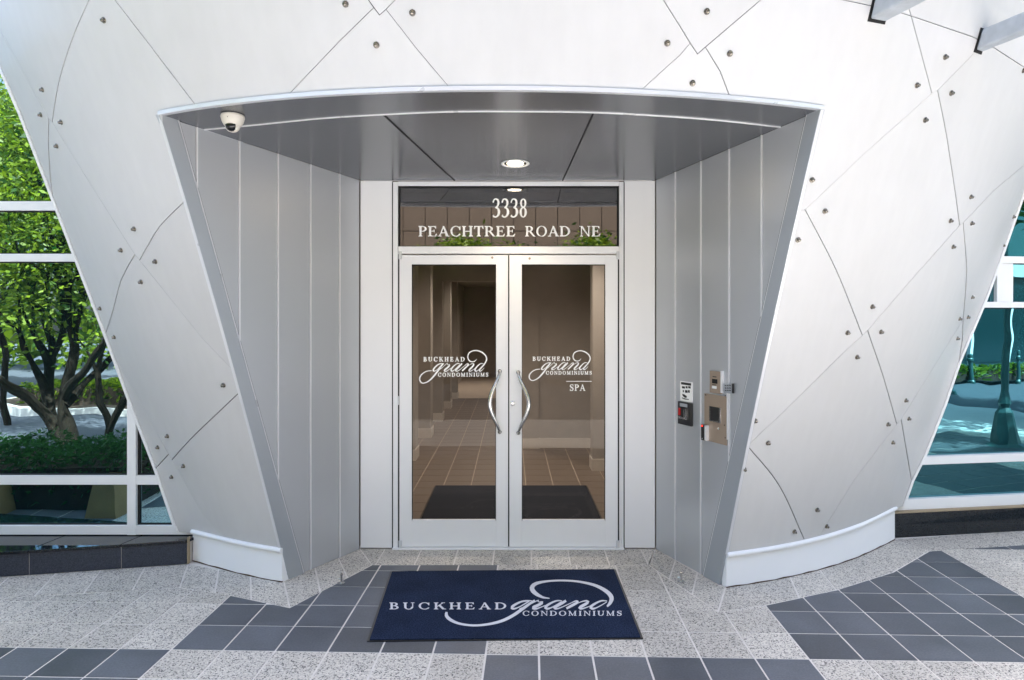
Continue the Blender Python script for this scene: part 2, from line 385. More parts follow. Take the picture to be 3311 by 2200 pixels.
def partition(lines, interior=(), eps=1e-4):
    """lines: list of (points, halfgap). Splits the plane; returns pieces (verts2d after inset, tris, loop, centroid)."""
    vs = []; es = []; tags = []
    for pts, g in lines:
        b = len(vs); vs += [Vector((p[0], p[1])) for p in pts]
        for i in range(len(pts)-1): es.append((b+i, b+i+1)); tags.append(g)
    vs += [Vector(p) for p in interior]
    V, E_, Fc, ov, oe, of = delaunay_2d_cdt(vs, es, [], 0, eps)
    gap = {}
    for e, src in zip(E_, oe):
        src = [x for x in src if x < len(tags)]
        if src: gap[tuple(sorted(e))] = max(tags[x] for x in src)
    e2f = {}
    for fi, f in enumerate(Fc):
        for i in range(3): e2f.setdefault(tuple(sorted((f[i], f[(i+1) % 3]))), []).append(fi)
    comp = [-1]*len(Fc); comps = []
    for s0 in range(len(Fc)):
        if comp[s0] >= 0: continue
        cid = len(comps); st = [s0]; comp[s0] = cid; mem = []
        while st:
            f = st.pop(); mem.append(f)
            for i in range(3):
                k = tuple(sorted((Fc[f][i], Fc[f][(i+1) % 3])))
                if k in gap: continue
                for g in e2f[k]:
                    if comp[g] < 0: comp[g] = cid; st.append(g)
        comps.append(mem)
    res = []
    for cid, mem in enumerate(comps):
        nxt = {}
        for f in mem:
            for i in range(3):
                a, b = Fc[f][i], Fc[f][(i+1) % 3]; k = tuple(sorted((a, b)))
                fl = e2f[k]
                if len(fl) == 1 or comp[fl[0]] != comp[fl[1]]: nxt.setdefault(a, []).append((b, gap.get(k, 0)))
        if not nxt: continue
        start = next(iter(nxt)); loop = []; a = start; ok = True; prev = None
        for _ in range(100000):
            c = nxt.get(a)
            if not c: ok = False; break
            b, g = c[0] if len(c) == 1 else c.pop()
            loop.append((a, g)); a = b
            if a == start: break
        n = len(loop)
        if n < 3: continue
        area = sum(V[loop[i][0]].x*V[loop[(i+1) % n][0]].y - V[loop[(i+1) % n][0]].x*V[loop[i][0]].y for i in range(n))/2
        new = {}
        for i in range(n):
            p0 = V[loop[i-1][0]]; p = V[loop[i][0]]; p1 = V[loop[(i+1) % n][0]]
            g0 = loop[i-1][1]; g1 = loop[i][1]
            d0 = (p-p0).normalized(); d1 = (p1-p).normalized()
            n0 = Vector((-d0.y, d0.x)); n1 = Vector((-d1.y, d1.x))
            cr = d0.x*d1.y-d0.y*d1.x
            if abs(cr) < .05: off = (n0*g0+n1*g1)*.5
            else:
                a0 = p+n0*g0; a1 = p+n1*g1; dd = a1-a0; t = (dd.x*d1.y-dd.y*d1.x)/cr
                off = a0+d0*t-p; mx_ = 3*max(g0, g1)
                if off.length > mx_ and mx_ > 0: off = off.normalized()*mx_
            new[loop[i][0]] = p+off
        used = {}
        verts = []; tris = []
        def vid(i):
            if i not in used: used[i] = len(verts); verts.append(new.get(i, V[i]))
            return used[i]
        for f in mem: tris.append(tuple(vid(i) for i in Fc[f]))
        lp = [vid(a_) for a_, g in loop]
        c = sum((verts[i] for i in lp), Vector((0, 0)))/len(lp)
        tc_ = max(mem, key=lambda f: abs((V[Fc[f][1]]-V[Fc[f][0]]).cross(V[Fc[f][2]]-V[Fc[f][0]])))
        inside_pt = (V[Fc[tc_][0]]+V[Fc[tc_][1]]+V[Fc[tc_][2]])/3
        res.append(dict(v=verts, t=tris, loop=lp, c=c, ip=inside_pt, area=abs(area)))
    return res

# ------------------------------------------------------------------ lettering: an own roman serif built from strokes
TT, HH, SH = .155, .05, .05
def rect(x0, x1, y0, y1): return [(x0, y0), (x1, y0), (x1, y1), (x0, y1)]
def stem(x, y0=0, y1=1, b=True, t=True, o=.085, w=TT):
    r = [rect(x-w/2, x+w/2, y0, y1)]
    if b: r.append([(x-w/2-o, y0), (x+w/2+o, y0), (x+w/2+o, y0+SH*.7), (x+w/2, y0+SH*2), (x-w/2, y0+SH*2), (x-w/2-o, y0+SH*.7)])
    if t: r.append([(x-w/2-o, y1), (x-w/2-o, y1-SH*.7), (x-w/2, y1-SH*2), (x+w/2, y1-SH*2), (x+w/2+o, y1-SH*.7), (x+w/2+o, y1)])
    return r
def diag(x0, y0, x1, y1, w): return [[(x0-w/2, y0), (x0+w/2, y0), (x1+w/2, y1), (x1-w/2, y1)]]
def serf(x, y, w=.2, up=True):
    h = SH*.8 if up else -SH*.8
    return [rect(x-w/2, x+w/2, min(y, y+h), max(y, y+h))]
def arc(cx, cy, rx, ry, a0, a1, wt=TT, wh=HH, n=18):
    r = []
    pts = []
    for i in range(n+1):
        a = radians(a0+(a1-a0)*i/n); c, s_ = cos(a), sin(a); w_ = wh+(wt-wh)*abs(c)**1.5
        pts.append(((cx+rx*c, cy+ry*s_), (cx+(rx-w_)*c, cy+(ry-w_*.85)*s_)))
    for (a, b), (c_, d) in zip(pts, pts[1:]): r.append([a, c_, d, b])
    return r
def ribbon(pts, ws, step=.06):
    P = smooth_line([(p[0], p[1], w_) for p, w_ in zip(pts, ws)], step); r = []
    L_ = []
    for i, p in enumerate(P):
        a = P[max(i-1, 0)]; b = P[min(i+1, len(P)-1)]; t = Vector((b.x-a.x, b.y-a.y))
        if t.length < 1e-9: t = Vector((1, 0))
        t.normalize(); nn = Vector((-t.y, t.x))*(p.z/2)
        L_.append((Vector((p.x, p.y))+nn, Vector((p.x, p.y))-nn))
    for (a, b), (c, d) in zip(L_, L_[1:]): r.append([tuple(a), tuple(c), tuple(d), tuple(b)])
    return r
GL = {}
GL['I'] = (.42, stem(.21))
GL['H'] = (.98, stem(.2)+stem(.78)+[rect(.2, .78, .47, .47+HH)])
GL['E'] = (.82, stem(.2)+[rect(.2, .7, 0, HH), rect(.2, .68, 1-HH, 1), rect(.2, .55, .49, .49+HH), [(.7, 0), (.76, .24), (.72, .24), (.6, HH)], [(.68, 1), (.7, .78), (.66, .78), (.56, 1-HH)], rect(.52, .56, .4, .63)])
GL['P'] = (.76, stem(.2)+arc(.36, .735, .35, .265, -90, 90)+[rect(.2, .37, 1-HH, 1), rect(.2, .37, .47, .47+HH)])
GL['R'] = (.92, stem(.2)+arc(.36, .735, .34, .265, -90, 90)+[rect(.2, .37, 1-HH, 1), rect(.2, .37, .47, .47+HH), [(.38, .48), (.54, .5), (.86, .04), (.94, .0), (.74, 0)]])
GL['B'] = (.80, stem(.2)+arc(.38, .76, .29, .24, -90, 90)+arc(.38, .265, .36, .265, -90, 90)+[rect(.2, .39, 1-HH, 1), rect(.2, .39, 0, HH), rect(.2, .39, .49, .49+HH)])
GL['D'] = (.98, stem(.2)+arc(.38, .5, .54, .5, -90, 90)+[rect(.2, .39, 1-HH, 1), rect(.2, .39, 0, HH)])
GL['O'] = (1.02, arc(.51, .5, .46, .52, 0, 360, n=40))
GL['C'] = (.94, arc(.51, .5, .46, .52, 42, 318, n=30)+[[(.84, .84), (.87, .62), (.83, .62), (.76, .8)], [(.85, .17), (.87, .2), (.83, .26), (.78, .14)], rect(.83, .87, .62, .98)])
GL['A'] = (.96, diag(.14, 0, .47, 1, .07)+[[(.40, 1), (.52, 1), (.90, 0), (.70, 0)], rect(.24, .72, .32, .32+HH)]+serf(.14, 0, .26)+serf(.81, 0, .3))
GL['T'] = (.84, stem(.42, t=False)+[rect(.05, .79, 1-HH, 1), [(.05, 1), (.03, .74), (.07, .74), (.16, 1-HH)], [(.79, 1), (.81, .74), (.77, .74), (.68, 1-HH)]])
GL['N'] = (1.0, [rect(.16, .22, 0, 1), rect(.80, .86, 0, 1), [(.12, 1), (.28, 1), (.86, .0), (.80, 0), (.76, .06)]]+serf(.19, 0, .24)+serf(.83, .96, .24)+serf(.14, .96, .2))
GL['U'] = (.94, stem(.2, .3, 1, b=False)+arc(.47, .34, .345, .36, 180, 360)+[rect(.755, .81, .32, 1)]+serf(.78, .96, .26))
GL['K'] = (.94, stem(.2)+diag(.30, .42, .76, 1, .07)+[[(.40, .55), (.52, .66), (.90, .0), (.70, 0)]]+serf(.76, .96, .26)+serf(.84, 0, .28))
GL['M'] = (1.18, [rect(.16, .22, 0, 1), rect(.86, 1.01, 0, 1), [(.12, 1), (.28, 1), (.61, .12), (.55, 0)], [(.92, 1), (.88, .9), (.55, 0), (.59, .0)]]+serf(.19, 0, .24)+serf(.935, 0, .32)+serf(.15, .96, .2)+serf(.99, .96, .2))
GL['S'] = (.72, ribbon([(.60, .80), (.50, .95), (.34, .98), (.18, .90), (.14, .75), (.24, .60), (.42, .5), (.56, .38), (.60, .23), (.50, .07), (.34, .02), (.18, .08), (.11, .22)], [.04, .05, .05, .1, .13, .15, .17, .15, .13, .08, .05, .05, .04])+[rect(.58, .62, .7, 1.0), rect(.09, .13, 0, .3)])
GL['3'] = (.62, ribbon([(.08, .80), (.16, .95), (.30, .985), (.44, .92), (.48, .78), (.42, .62), (.26, .52)], [.07, .06, .05, .1, .13, .09, .04])+ribbon([(.26, .53), (.44, .47), (.52, .30), (.46, .12), (.30, .02), (.14, .04), (.09, .1)], [.04, .09, .15, .11, .05, .06, .1]))
GL['8'] = (.62, arc(.31, .765, .22, .235, 0, 360, .11, .045, 26)+arc(.31, .275, .25, .275, 0, 360, .13, .045, 30))
def text2d(s_, x0, x1, y0, y1, track=.06, space=.5):
    polys = []; x = 0.0
    for ch in s_:
        if ch == ' ': x += space; continue
        adv, ps = GL[ch]
        for p in ps: polys.append([(a+x, b) for a, b in p])
        x += adv+track
    tot = x-track; k = (x1-x0)/tot
    return [[(x0+a*k, y0+b*(y1-y0)) for a, b in p] for p in polys]
def bolder(polys, b):
    out = list(polys)
    for p in polys:
        n = len(p)
        for i in range(n):
            a, c = Vector(p[i]), Vector(p[(i+1) % n]); t = c-a
            if t.length < 1e-6: continue
            t.normalize(); q = Vector((-t.y, t.x))*b; e = t*b*.5
            out.append([tuple(a-q-e), tuple(c-q+e), tuple(c+q+e), tuple(a+q-e)])
    return out
def sheet(name, polys, fn, m, parent, eps=1e-5):
    """union of the polygons as one flat sheet; fn maps 2-D points to the surface it is stuck on"""
    vs = []; fs = []
    for p in polys:
        ar = sum(p[i][0]*p[(i+1) % len(p)][1]-p[(i+1) % len(p)][0]*p[i][1] for i in range(len(p)))
        if abs(ar) < 1e-10: continue
        q = p if ar > 0 else p[::-1]
        b = len(vs); vs += [Vector(x) for x in q]; fs.append(list(range(b, b+len(q))))
    V, E_, Fc, a, b_, c = delaunay_2d_cdt(vs, [], fs, 0, eps)
    Fc = [f for f, src in zip(Fc, c) if src]
    pts = [fn(v.x, v.y) for v in V]
    n = len(pts); org = sum(pts, Vector())/n
    o = bake(name, pts, [tuple(f) for f in Fc], m, parent, False, org)
    return o

# script word "grand": strokes in the survey frame of the left door logo (x right, y down)
GRAND = [
 ([(850, 492), (790, 492), (720, 510), (650, 565), (598, 630), (596, 664), (630, 672), (690, 632), (760, 560), (815, 500)], [10, 22, 26, 34, 40, 40, 26, 16, 18, 22]),
 ([(690, 672), (740, 640), (820, 575), (900, 502), (935, 475)], [10, 14, 14, 14, 10]),
 ([(935, 472), (925, 510), (945, 522), (982, 512), (975, 545), (920, 600), (868, 640), (862, 668), (905, 674), (960, 640), (1030, 590), (1060, 560)], [8, 16, 14, 22, 40, 44, 44, 36, 26, 16, 12, 8]),
 ([(1230, 492), (1170, 490), (1105, 530), (1040, 600), (1018, 648), (1040, 674), (1090, 652), (1160, 585), (1225, 510)], [10, 22, 28, 38, 42, 36, 20, 16, 16]),
 ([(1280, 490), (1235, 540), (1165, 610), (1132, 650), (1145, 674), (1185, 666), (1250, 620), (1340, 545), (1400, 500)], [36, 42, 44, 42, 30, 20, 14, 12, 10]),
 ([(1340, 545), (1395, 500), (1428, 500), (1418, 535), (1350, 605), (1285, 668)], [10, 18, 30, 38, 40, 34]),
 ([(1300, 655), (1400, 570), (1480, 510), (1540, 492), (1562, 515), (1530, 565), (1465, 630), (1448, 662), (1480, 674), (1545, 640), (1610, 590)], [8, 12, 14, 26, 36, 42, 44, 38, 26, 14, 10]),
 ([(1800, 498), (1740, 490), (1680, 525), (1612, 598), (1590, 645), (1612, 674), (1660, 655), (1730, 590), (1795, 520)], [12, 22, 28, 38, 42, 36, 20, 14, 12]),
]
SW_G = ([(835, 492), (770, 575), (700, 670), (610, 785), (520, 880), (430, 940), (350, 960), (292, 930), (266, 865), (290, 785), (360, 715), (450, 672), (555, 660)], [30, 38, 42, 42, 36, 30, 28, 30, 34, 32, 26, 24, 22])
SW_D = ([(1630, 385), (1590, 430), (1530, 450), (1455, 420), (1420, 340), (1445, 245), (1530, 190), (1640, 180), (1760, 222), (1850, 310), (1868, 400), (1820, 500), (1750, 580), (1700, 640), (1705, 672), (1745, 660), (1815, 592)], [8, 20, 26, 30, 32, 30, 28, 32, 34, 34, 36, 32, 36, 38, 32, 18, 8])

# ================================================================== GROUND
ground = MB().box(-60, 60, -60, 60, -.30, -.085).build('ground', M['asphalt']); tag(ground, kind='structure')
plaza = MB().box(-9, 12, 1.88, 6.7, -.084, -.0026).build('pavement', M['grout']); tag(plaza, kind='structure')

TH = -.031
def rot(p): return Vector((p[0]*cos(TH)-p[1]*sin(TH), p[0]*sin(TH)+p[1]*cos(TH)))
GO = Vector((-.14, 3.775)); PX, PY = .2945, .308
lines = []
Wb = [(-8, 3.98), (-2.445, 5.17), (-1.605, 4.826), (-1.583, 4.885), (-1.219, 5.51), (1.167, 5.51), (1.46, 4.73), (1.485, 4.724), (2.29, 5.087), (3.235, 5.75), (4.51, 6.0), (9, 6.7)]
Bb = [(-8, 3.77), (-2.288, 4.716), (-1.93, 4.60), (-1.421, 4.383), (-1.048, 5.15), (1.04, 5.15), (1.31, 4.32), (1.647, 4.422), (2.227, 4.671), (2.797, 5.0), (3.336, 5.45), (4.213, 5.607), (9, 6.36)]
FL_Y0 = 1.9
Wpoly = Wb+[(9, FL_Y0), (-8, FL_Y0)]
Bpoly = Bb+[(9, FL_Y0), (-8, FL_Y0)]
GG = .0058
def clip_grid():
    segs = []
    for i in range(-26, 31):
        segs.append((GO+rot((i*PX, -3)), GO+rot((i*PX, 4)), 0))
    for j in range(-6, 12):
        segs.append((GO+rot((-9, j*PY)), GO+rot((10, j*PY)), 1))
    out = []
    for a, b, _ in segs:
        n = 400; run = []
        P = [a.lerp(b, k/n) for k in range(n+1)]
        ins = [in_poly(p, Bpoly) and p.y > FL_Y0 and -8 < p.x < 9 for p in P]
        k = 0
        while k <= n:
            if ins[k]:
                k2 = k
                while k2 < n and ins[k2+1]: k2 += 1
                s_ = P[max(k-1, 0)]; e_ = P[min(k2+1, n)]
                out.append(([s_, e_], GG)); k = k2+1
            else: k += 1
    return out
lines += [(Wb, GG), (Bb, GG), ([(-8, FL_Y0), (9, FL_Y0)], GG), ([(-8, FL_Y0), (-8, 3.98)], GG), ([(9, FL_Y0), (9, 6.7)], GG)]
lines += clip_grid()
# the border band: joints square to the wall, mitred corners
def band(w0, w1, b0, b1, n, ends=(True, False)):
    for k in range(n+1):
        if k == 0 and not ends[0]: continue
        if k == n and not ends[1]: continue
        a = Vector(w0).lerp(Vector(w1), k/n); b = Vector(b0).lerp(Vector(b1), k/n)
        e = (b-a).normalized()*.004
        lines.append(([a-e, b+e*6], GG))
band((-8, 3.98), (-2.445, 5.17), (-8, 3.77), (-2.288, 4.716), 19, (False, True))
band((-2.445, 5.17), (-1.605, 4.826), (-2.288, 4.716), (-1.421, 4.383), 3, (False, True))
band((-1.583, 4.885), (-1.219, 5.51), (-1.421, 4.383), (-1.048, 5.15), 3, (False, True))
band((1.167, 5.51), (1.46, 4.73), (1.04, 5.15), (1.31, 4.32), 3, (True, False))
band((1.485, 4.724), (2.29, 5.087), (1.31, 4.32), (2.227, 4.671), 3, (True, True))
band((2.29, 5.087), (3.235, 5.75), (2.227, 4.671), (3.336, 5.45), 4, (False, True))
band((3.235, 5.75), (9, 6.7), (3.336, 5.45), (9, 6.36), 20, (False, False))
for i in range(8):                                                  # straight joints in front of the doors
    x = -.14+PX*(i-3)
    lines.append(([(x+.0082, DY+.005), (x, 5.146)], GG))
pcs = partition(lines, eps=1e-3)
stuff = MB(); ntile = 0
for p in pcs:
    ip = p['ip']
    if not in_poly(ip, Wpoly) or ip.y < FL_Y0 or p['area'] < .0006: continue
    dark = False
    if in_poly(ip, Bpoly):
        q = ip-GO; q = Vector((q.x*cos(-TH)-q.y*sin(-TH), q.x*sin(-TH)+q.y*cos(-TH)))
        ci = math.floor(q.x/PX/6); rj = math.floor(q.y/PY/6)
        dark = (ci+rj) % 2 != 0
    zt = random.uniform(-.0008, .0008)
    pts = [Vector((v.x, v.y, zt)) for v in (p['v'][i] for i in p['loop'])]
    c = Vector((p['c'].x, p['c'].y, 0)); uv = to_uv((c.x, c.y, 0))
    vis = -60 < uv.x < 2420 and uv.y < 1640
    mb = MB().slab(pts, Vector((0, 0, -.010)))
    if vis and ntile < 298:
        ntile += 1
        o = mb.build('tile', M['tdark'] if dark else M['tlight'], plaza, origin=Vector((c.x, c.y, -.01)))
    else:
        stuff.add(mb.v, mb.f) if not dark else None
        if dark:
            if 'stuffd' not in globals(): stuffd = MB()
            stuffd.add(mb.v, mb.f)
print('tiles', ntile)
tag(stuff.build('light_tiles', M['tlight'], plaza), kind='stuff')
tag(stuffd.build('dark_tiles', M['tdark'], plaza), kind='stuff')
# unseen paving round the camera, paled to bounce light into the recess
bl = MB().box(-3.4, 12, -1.55, 1.875, -.084, .001).build('bounce_paving', M['kerb']); tag(bl, kind='structure')

# ================================================================== CLADDING SHELL
cl = thing('cladding_facade', 'curved white metal panel cladding with exposed bolts flaring up around the recessed entrance', 'facade', (0, 4.6, 0))
VT = -330
# edges of the recess on the shell
def open_edge(side, n=40):
    pts = []
    x0, s = (XL, -SL) if side < 0 else (XR, SR)
    for i in range(n+1):
        z = .235+(3.075-.235)*i/n
        lo, hi = 0, 2.6
        for _ in range(40):
            d = (lo+hi)/2
            if DY-d > F(x0+s*d, z): lo = d
            else: hi = d
        P = Vector((x0+s*lo, DY-lo, z))
        if z > soff_z(P.y)+.012: break
        pts.append(P)
    return pts
OEL, OER = open_edge(-1), open_edge(1)
def lip_curve():
    xa, xb = OEL[-1].x, OER[-1].x; out = []
    for i in range(61):
        x = xa+(xb-xa)*i/60; Y = 3.8
        for _ in range(60): Y = .5*Y+.5*F(x, soff_z(Y)+.012)
        out.append(Vector((x, Y, soff_z(Y)+.012)))
    return out
LIP = lip_curve(); OEL.append(LIP[0]); OER.append(LIP[-1])
uvl = lambda P: [to_uv(p) for p in P]
FLu, FRu, LTu = uvl(OEL), uvl(OER), uvl(LIP)
EL = [(-213, VT), (-130, -120), (0, 150), (50, 265), (122, 452), (175, 590), (244, 769), (261, 815), (310, 949), (360, 1079), (410, 1226)]
ER = [(2637, VT), (2540, -50), (2440, 222), (2391, 355), (2360, 440), (2306, 595), (2271, 690), (2231, 784), (2210, 834), (2176, 934), (2131, 1049), (2101, 1109), (2081, 1164)]
ZB = .236
_l0 = unp(410, 1226); _r0 = unp(2081, 1166)
onz = lambda x, z: T2(to_uv((x, F(x, z), z)))
T2 = lambda p: (p[0], p[1])
BL = [(410, 1226)]+[onz(_l0.x+(OEL[0].x-_l0.x)*k/8, _l0.z+(OEL[0].z-_l0.z)*k/8) for k in range(1, 8)]+[tuple(FLu[0])]
BRr = [tuple(FRu[0])]+[onz(OER[0].x+(_r0.x-OER[0].x)*k/14, OER[0].z+(_r0.z-OER[0].z)*(k/14)**2) for k in range(1, 14)]+[(2081, 1166)]
ER[-1] = (2081, 1166)
TOP = [(-213, VT), (340, VT), (1178, VT), (2000, VT), (2637, VT)]
def near(P, v): return min(P, key=lambda p: abs(p[1]-v))
def nearu(P, u): return min(P, key=lambda p: abs(p[0]-u))
sm = lambda P: [(p[0], p[1]) for p in smooth_line(P, 22)]
rs = lambda P: [(p[0], p[1]) for p in resample(P, 22)]
D_, f_, e_ = 1.05, .30, .0
n1 = near(FLu, 866); n2 = near(FLu, 460); n3 = near(FLu, 909); nr1 = near(FRu, 490); nr2 = near(FRu, 1026)
nb1 = BRr[[abs(q_[0]-1866) for q_ in BRr].index(min(abs(q_[0]-1866) for q_ in BRr))]; nb2 = BRr[BRr.index(nb1)+1]
l1 = nearu(LTu, 444); l2 = nearu(LTu, 660); l3 = nearu(LTu, 1029); l4 = nearu(LTu, 1474); l5 = nearu(LTu, 1694)
T2 = lambda p: (p[0], p[1])
seams = [
 (rs(EL), e_), (rs(ER), e_), (BL, e_), (BRr, e_), (rs(TOP), e_), ([T2(p) for p in FLu], e_), ([T2(p) for p in FRu], e_), ([T2(p) for p in LTu], e_),
 (sm([(335, VT), (290, -200), (228, -50), (206, 0), (175, 70), (147, 150), (131, 215), (121, 282)]), D_),
 (sm([(113, 274), (112, 325), (116, 400), (122, 452)]), D_),
 (rs([(228, -50), (265, 0), (350, 110), T2(l1)]), D_*.8),
 (rs([(-130, -120), (0, 70), (50, 160), (113, 274), (121, 282), (200, 410), (311, 587), (322, 600), (470, 784), T2(n1)]), f_),
 (sm([T2(n2), (370, 520), (345, 560), (322, 600)]), D_),
 (sm([(311, 587), (280, 645), (260, 720), (244, 769)]), D_),
 (sm([T2(n3), (515, 940), (440, 1012), (397, 1060)]), D_),
 ([(389, 1047), (360, 1079)], D_),
 (rs([(261, 815), (389, 1047), (397, 1060), (470, 1190), BL[4]]), f_*.7),
 (rs([(862, 18), (784, 94), T2(l2)]), D_*.8),
 (rs([(610, VT), (849, 0), (862, 18), (875, 35)]), D_),
 (rs([(875, 35), (890, 22), (911, 0), (1240, VT)]), D_*.8),
 (rs([(890, 22), (960, 112), T2(l3)]), D_*.6),
 (rs([(1240, VT), (1529, 0), (1568, 62), (1591, 100), (1608, 125)]), D_),
 (rs([(1608, 125), (1626, 109), (1754, 0), (1797, -36)]), D_*.8),
 (rs([(1591, 100), (1568, 127), T2(l4)]), D_*.6),
 (rs([(1626, 109), (1660, 165), T2(l5)]), D_),
 (rs([(1500, VT), (1650, -150), (1797, -36), (1943, 0), (1991, 10), (2068, 27), (2100, 37), (2241, 85), (2286, 107), (2360, 155), (2440, 222)]), D_),
 (rs([(1995, VT), (2040, -180), (2093, 12), (2100, 37), (2148, 216)]), D_),
 (sm([(2161, 209), (2181, 310), (2201, 440), (2212, 520)]), D_),
 (sm([(2220, 514), (2227, 600), (2227, 650), (2220, 737)]), D_),
 (rs([(2220, 737), (2218, 784), (2210, 834)]), D_),
 (rs([(2620, VT+20), (2348, 0), (2291, 67), (2248, 120), (2161, 209), (2148, 216), (1986, 360), (1856, 484), T2(nr1)]), f_),
 (sm([(1856, 484), (1926, 620), (1988, 774)]), D_),
 (sm([(2000, 762), (2007, 784), (2036, 869), (2067, 978)]), D_),
 (sm([(2077, 967), (2091, 1049), (2101, 1109)]), D_),
 (rs([(2391, 355), (2290, 440), (2220, 514), (2212, 520), (2096, 650), (2000, 762), (1988, 774), (1966, 792), (1801, 954), T2(nr2)]), f_*1.3),
 (sm([T2(nr2), (1796, 1119), nb1]), D_),
 (rs([(2220, 737), (2077, 967), (2067, 978), (1969, 1106), nb2]), f_),
]
outline = [T2(p) for p in EL]+[T2(p) for p in BL[1:]]+[T2(p) for p in FLu[1:]]+[T2(p) for p in LTu[1:-1]]+[T2(p) for p in FRu[::-1]]+[T2(p) for p in BRr[1:]]+[T2(p) for p in ER[::-1][1:]]+[T2(p) for p in TOP[::-1][1:-1]]
# interior survey points keep clear of seams
segl = [(a, b) for P, g in seams for a, b in zip(P, P[1:])]
cell = {}
for a, b in segl:
    for k in range(6):
        x = a[0]+(b[0]-a[0])*k/5; y = a[1]+(b[1]-a[1])*k/5
        cell.setdefault((int(x//12), int(y//12)), []).append((x, y))
inner = []
yy = VT+10
row = 0
while yy < 1270:
    xx = -210+(row % 2)*13
    while xx < 2650:
        if in_poly((xx, yy), outline):
            cx, cy = int(xx//12), int(yy//12)
            ok = all((xx-px)**2+(yy-py)**2 > 64 for i in (-1, 0, 1) for j in (-1, 0, 1) for px, py in cell.get((cx+i, cy+j), ()))
            if ok: inner.append((xx+.01, yy))
        xx += 26
    yy += 24; row += 1
pcs = partition(seams, inner, eps=.02)
back_v, back_f = [], []
def shell_obj(name, p, m, parent, thick=.010, lift=0.0):
    P = [unp(v.x, v.y) for v in p['v']]
    N = [Fn(q.x, q.z) for q in P]
    front = [q+n*lift for q, n in zip(P, N)]
    nF = len(front); lp = p['loop']; k = len(lp)
    vs = list(front) + [front[i] for i in lp] + [front[i]-N[i]*thick for i in lp]
    fs = [tuple(reversed(t)) for t in p['t']]
    fs += [(nF+(i+1) % k, nF+i, nF+k+i, nF+k+(i+1) % k) for i in range(k)]
    org = sum(front, Vector())/nF
    o = bake(name, vs, fs, m, parent, False, org)
    me = o.data
    # orient faces outwards
    for pg in me.polygons[:1]: pass
    nl = []
    flip = me.polygons[0].normal.dot(N[0]) < 0
    if flip:
        bm = bmesh.new(); bm.from_mesh(me); bmesh.ops.reverse_faces(bm, faces=bm.faces); bm.to_mesh(me); bm.free()
    me.polygons.foreach_set('use_smooth', [True]*len(me.polygons))
    for pg in me.polygons:
        for li in pg.loop_indices:
            vi = me.loops[li].vertex_index
            nl.append(tuple(N[vi]) if vi < nF else tuple(pg.normal))
    me.normals_split_custom_set(nl)
    return o
npan = 0
for p in pcs:
    if not in_poly(p['ip'], outline) or p['area'] < 60: continue
    npan += 1
    shell_obj('panel', p, M['panel'], cl)
print('panels', npan)
# backing sheet behind the joints
pb = partition([(rs(EL), 0), (rs(ER), 0), (BL, 0), (BRr, 0), (rs(TOP), 0), ([T2(p) for p in FLu], 0), ([T2(p) for p in FRu], 0), ([T2(p) for p in LTu], 0)], inner, eps=.02)
for p in pb:
    if in_poly(p['ip'], outline) and p['area'] > 5000: shell_obj('backing_sheet', p, M['backing'], cl, .004, -.024)

# bolts
BOLTS = [(240,47),(99,207),(95,265),(142,282),(132,337),(310,528),(280,577),(359,603),(326,650),(232,711),(265,777),(516,888),(387,1005),(365,1031),(424,1074),(397,1099),(797,10),(951,30),(868,104),
 (1629,27),(1538,100),(1682,124),(1596,192),(1871,415),(1901,487),(1839,553),(2178,132),(2113,197),(2192,215),(2132,277),(2358,163),(2237,454),(2190,509),(2239,515),(2196,569),(2240,685),(2211,735),(2230,731),(2206,780),(2010,707),(1953,767),(2030,765),(1975,823),(1740,970),(1770,1021),(1715,1082),(2087,923),(2046,978),(2094,965),(2057,1020),(1883,1175),(1831,1225),(1905,1213),(2335,500),(2311,566)]
bmb = MB().lathe((0, 0, 0), (0, 0, 1), [(.0175, -.006), (.0175, .004), (.0155, .0065), (.0105, .007), (.0105, .016), (.008, .0205), (.003, .022)], 12)
b0 = bmb.build('bolt', M['bolt'], cl, smooth=True, origin=Vector((0, 0, 0)))
for i, (u, v) in enumerate(BOLTS):
    P = unp(u, v); n = Fn(P.x, P.z)
    o = b0 if i == 0 else b0.copy()
    if i: COL.objects.link(o)
    o.parent = cl; o.location = P-Vector(cl.location)
    o.rotation_mode = 'QUATERNION'; o.rotation_quaternion = n.to_track_quat('Z', 'Y')

# edge trims: folded strip along each outer edge, back to the window wall
def sweep(name, sections, m, parent, closed=True, smooth=False):
    n = len(sections[0]); vs = [v for s_ in sections for v in s_]; fs = []
    for i in range(len(sections)-1):
        for k in range(n if closed else n-1):
            a, b = i*n+k, i*n+(k+1) % n; fs.append((a, b, b+n, a+n))
    if closed: fs += [tuple(range(n)), tuple(range(len(vs)-1, len(vs)-1-n, -1))]
    mb = MB().add(vs, fs); return mb.build(name, m, parent, smooth)
for nm, E2, sg in (('left', EL, -1), ('right', ER, 1)):
    secs = []
    for u, v in rs(E2):
        P = unp(u, v); w_ = .016; gy = Gw(P.x)+.02
        out = Vector((sg*w_, 0, 0))
        a = P+Vector((-sg*.004, -.012, 0)); b = P+out*1.0+Vector((0, -.010, 0))
        secs.append([a, b, Vector((b.x, b.y+.012, b.z)), Vector((b.x+sg*.012, b.y+.016, b.z)), Vector((b.x+sg*.012, gy, b.z)), Vector((a.x, gy, a.z)), Vector((a.x, P.y-.002, a.z))])
    sweep('edge_trim', secs, M['white'], cl)
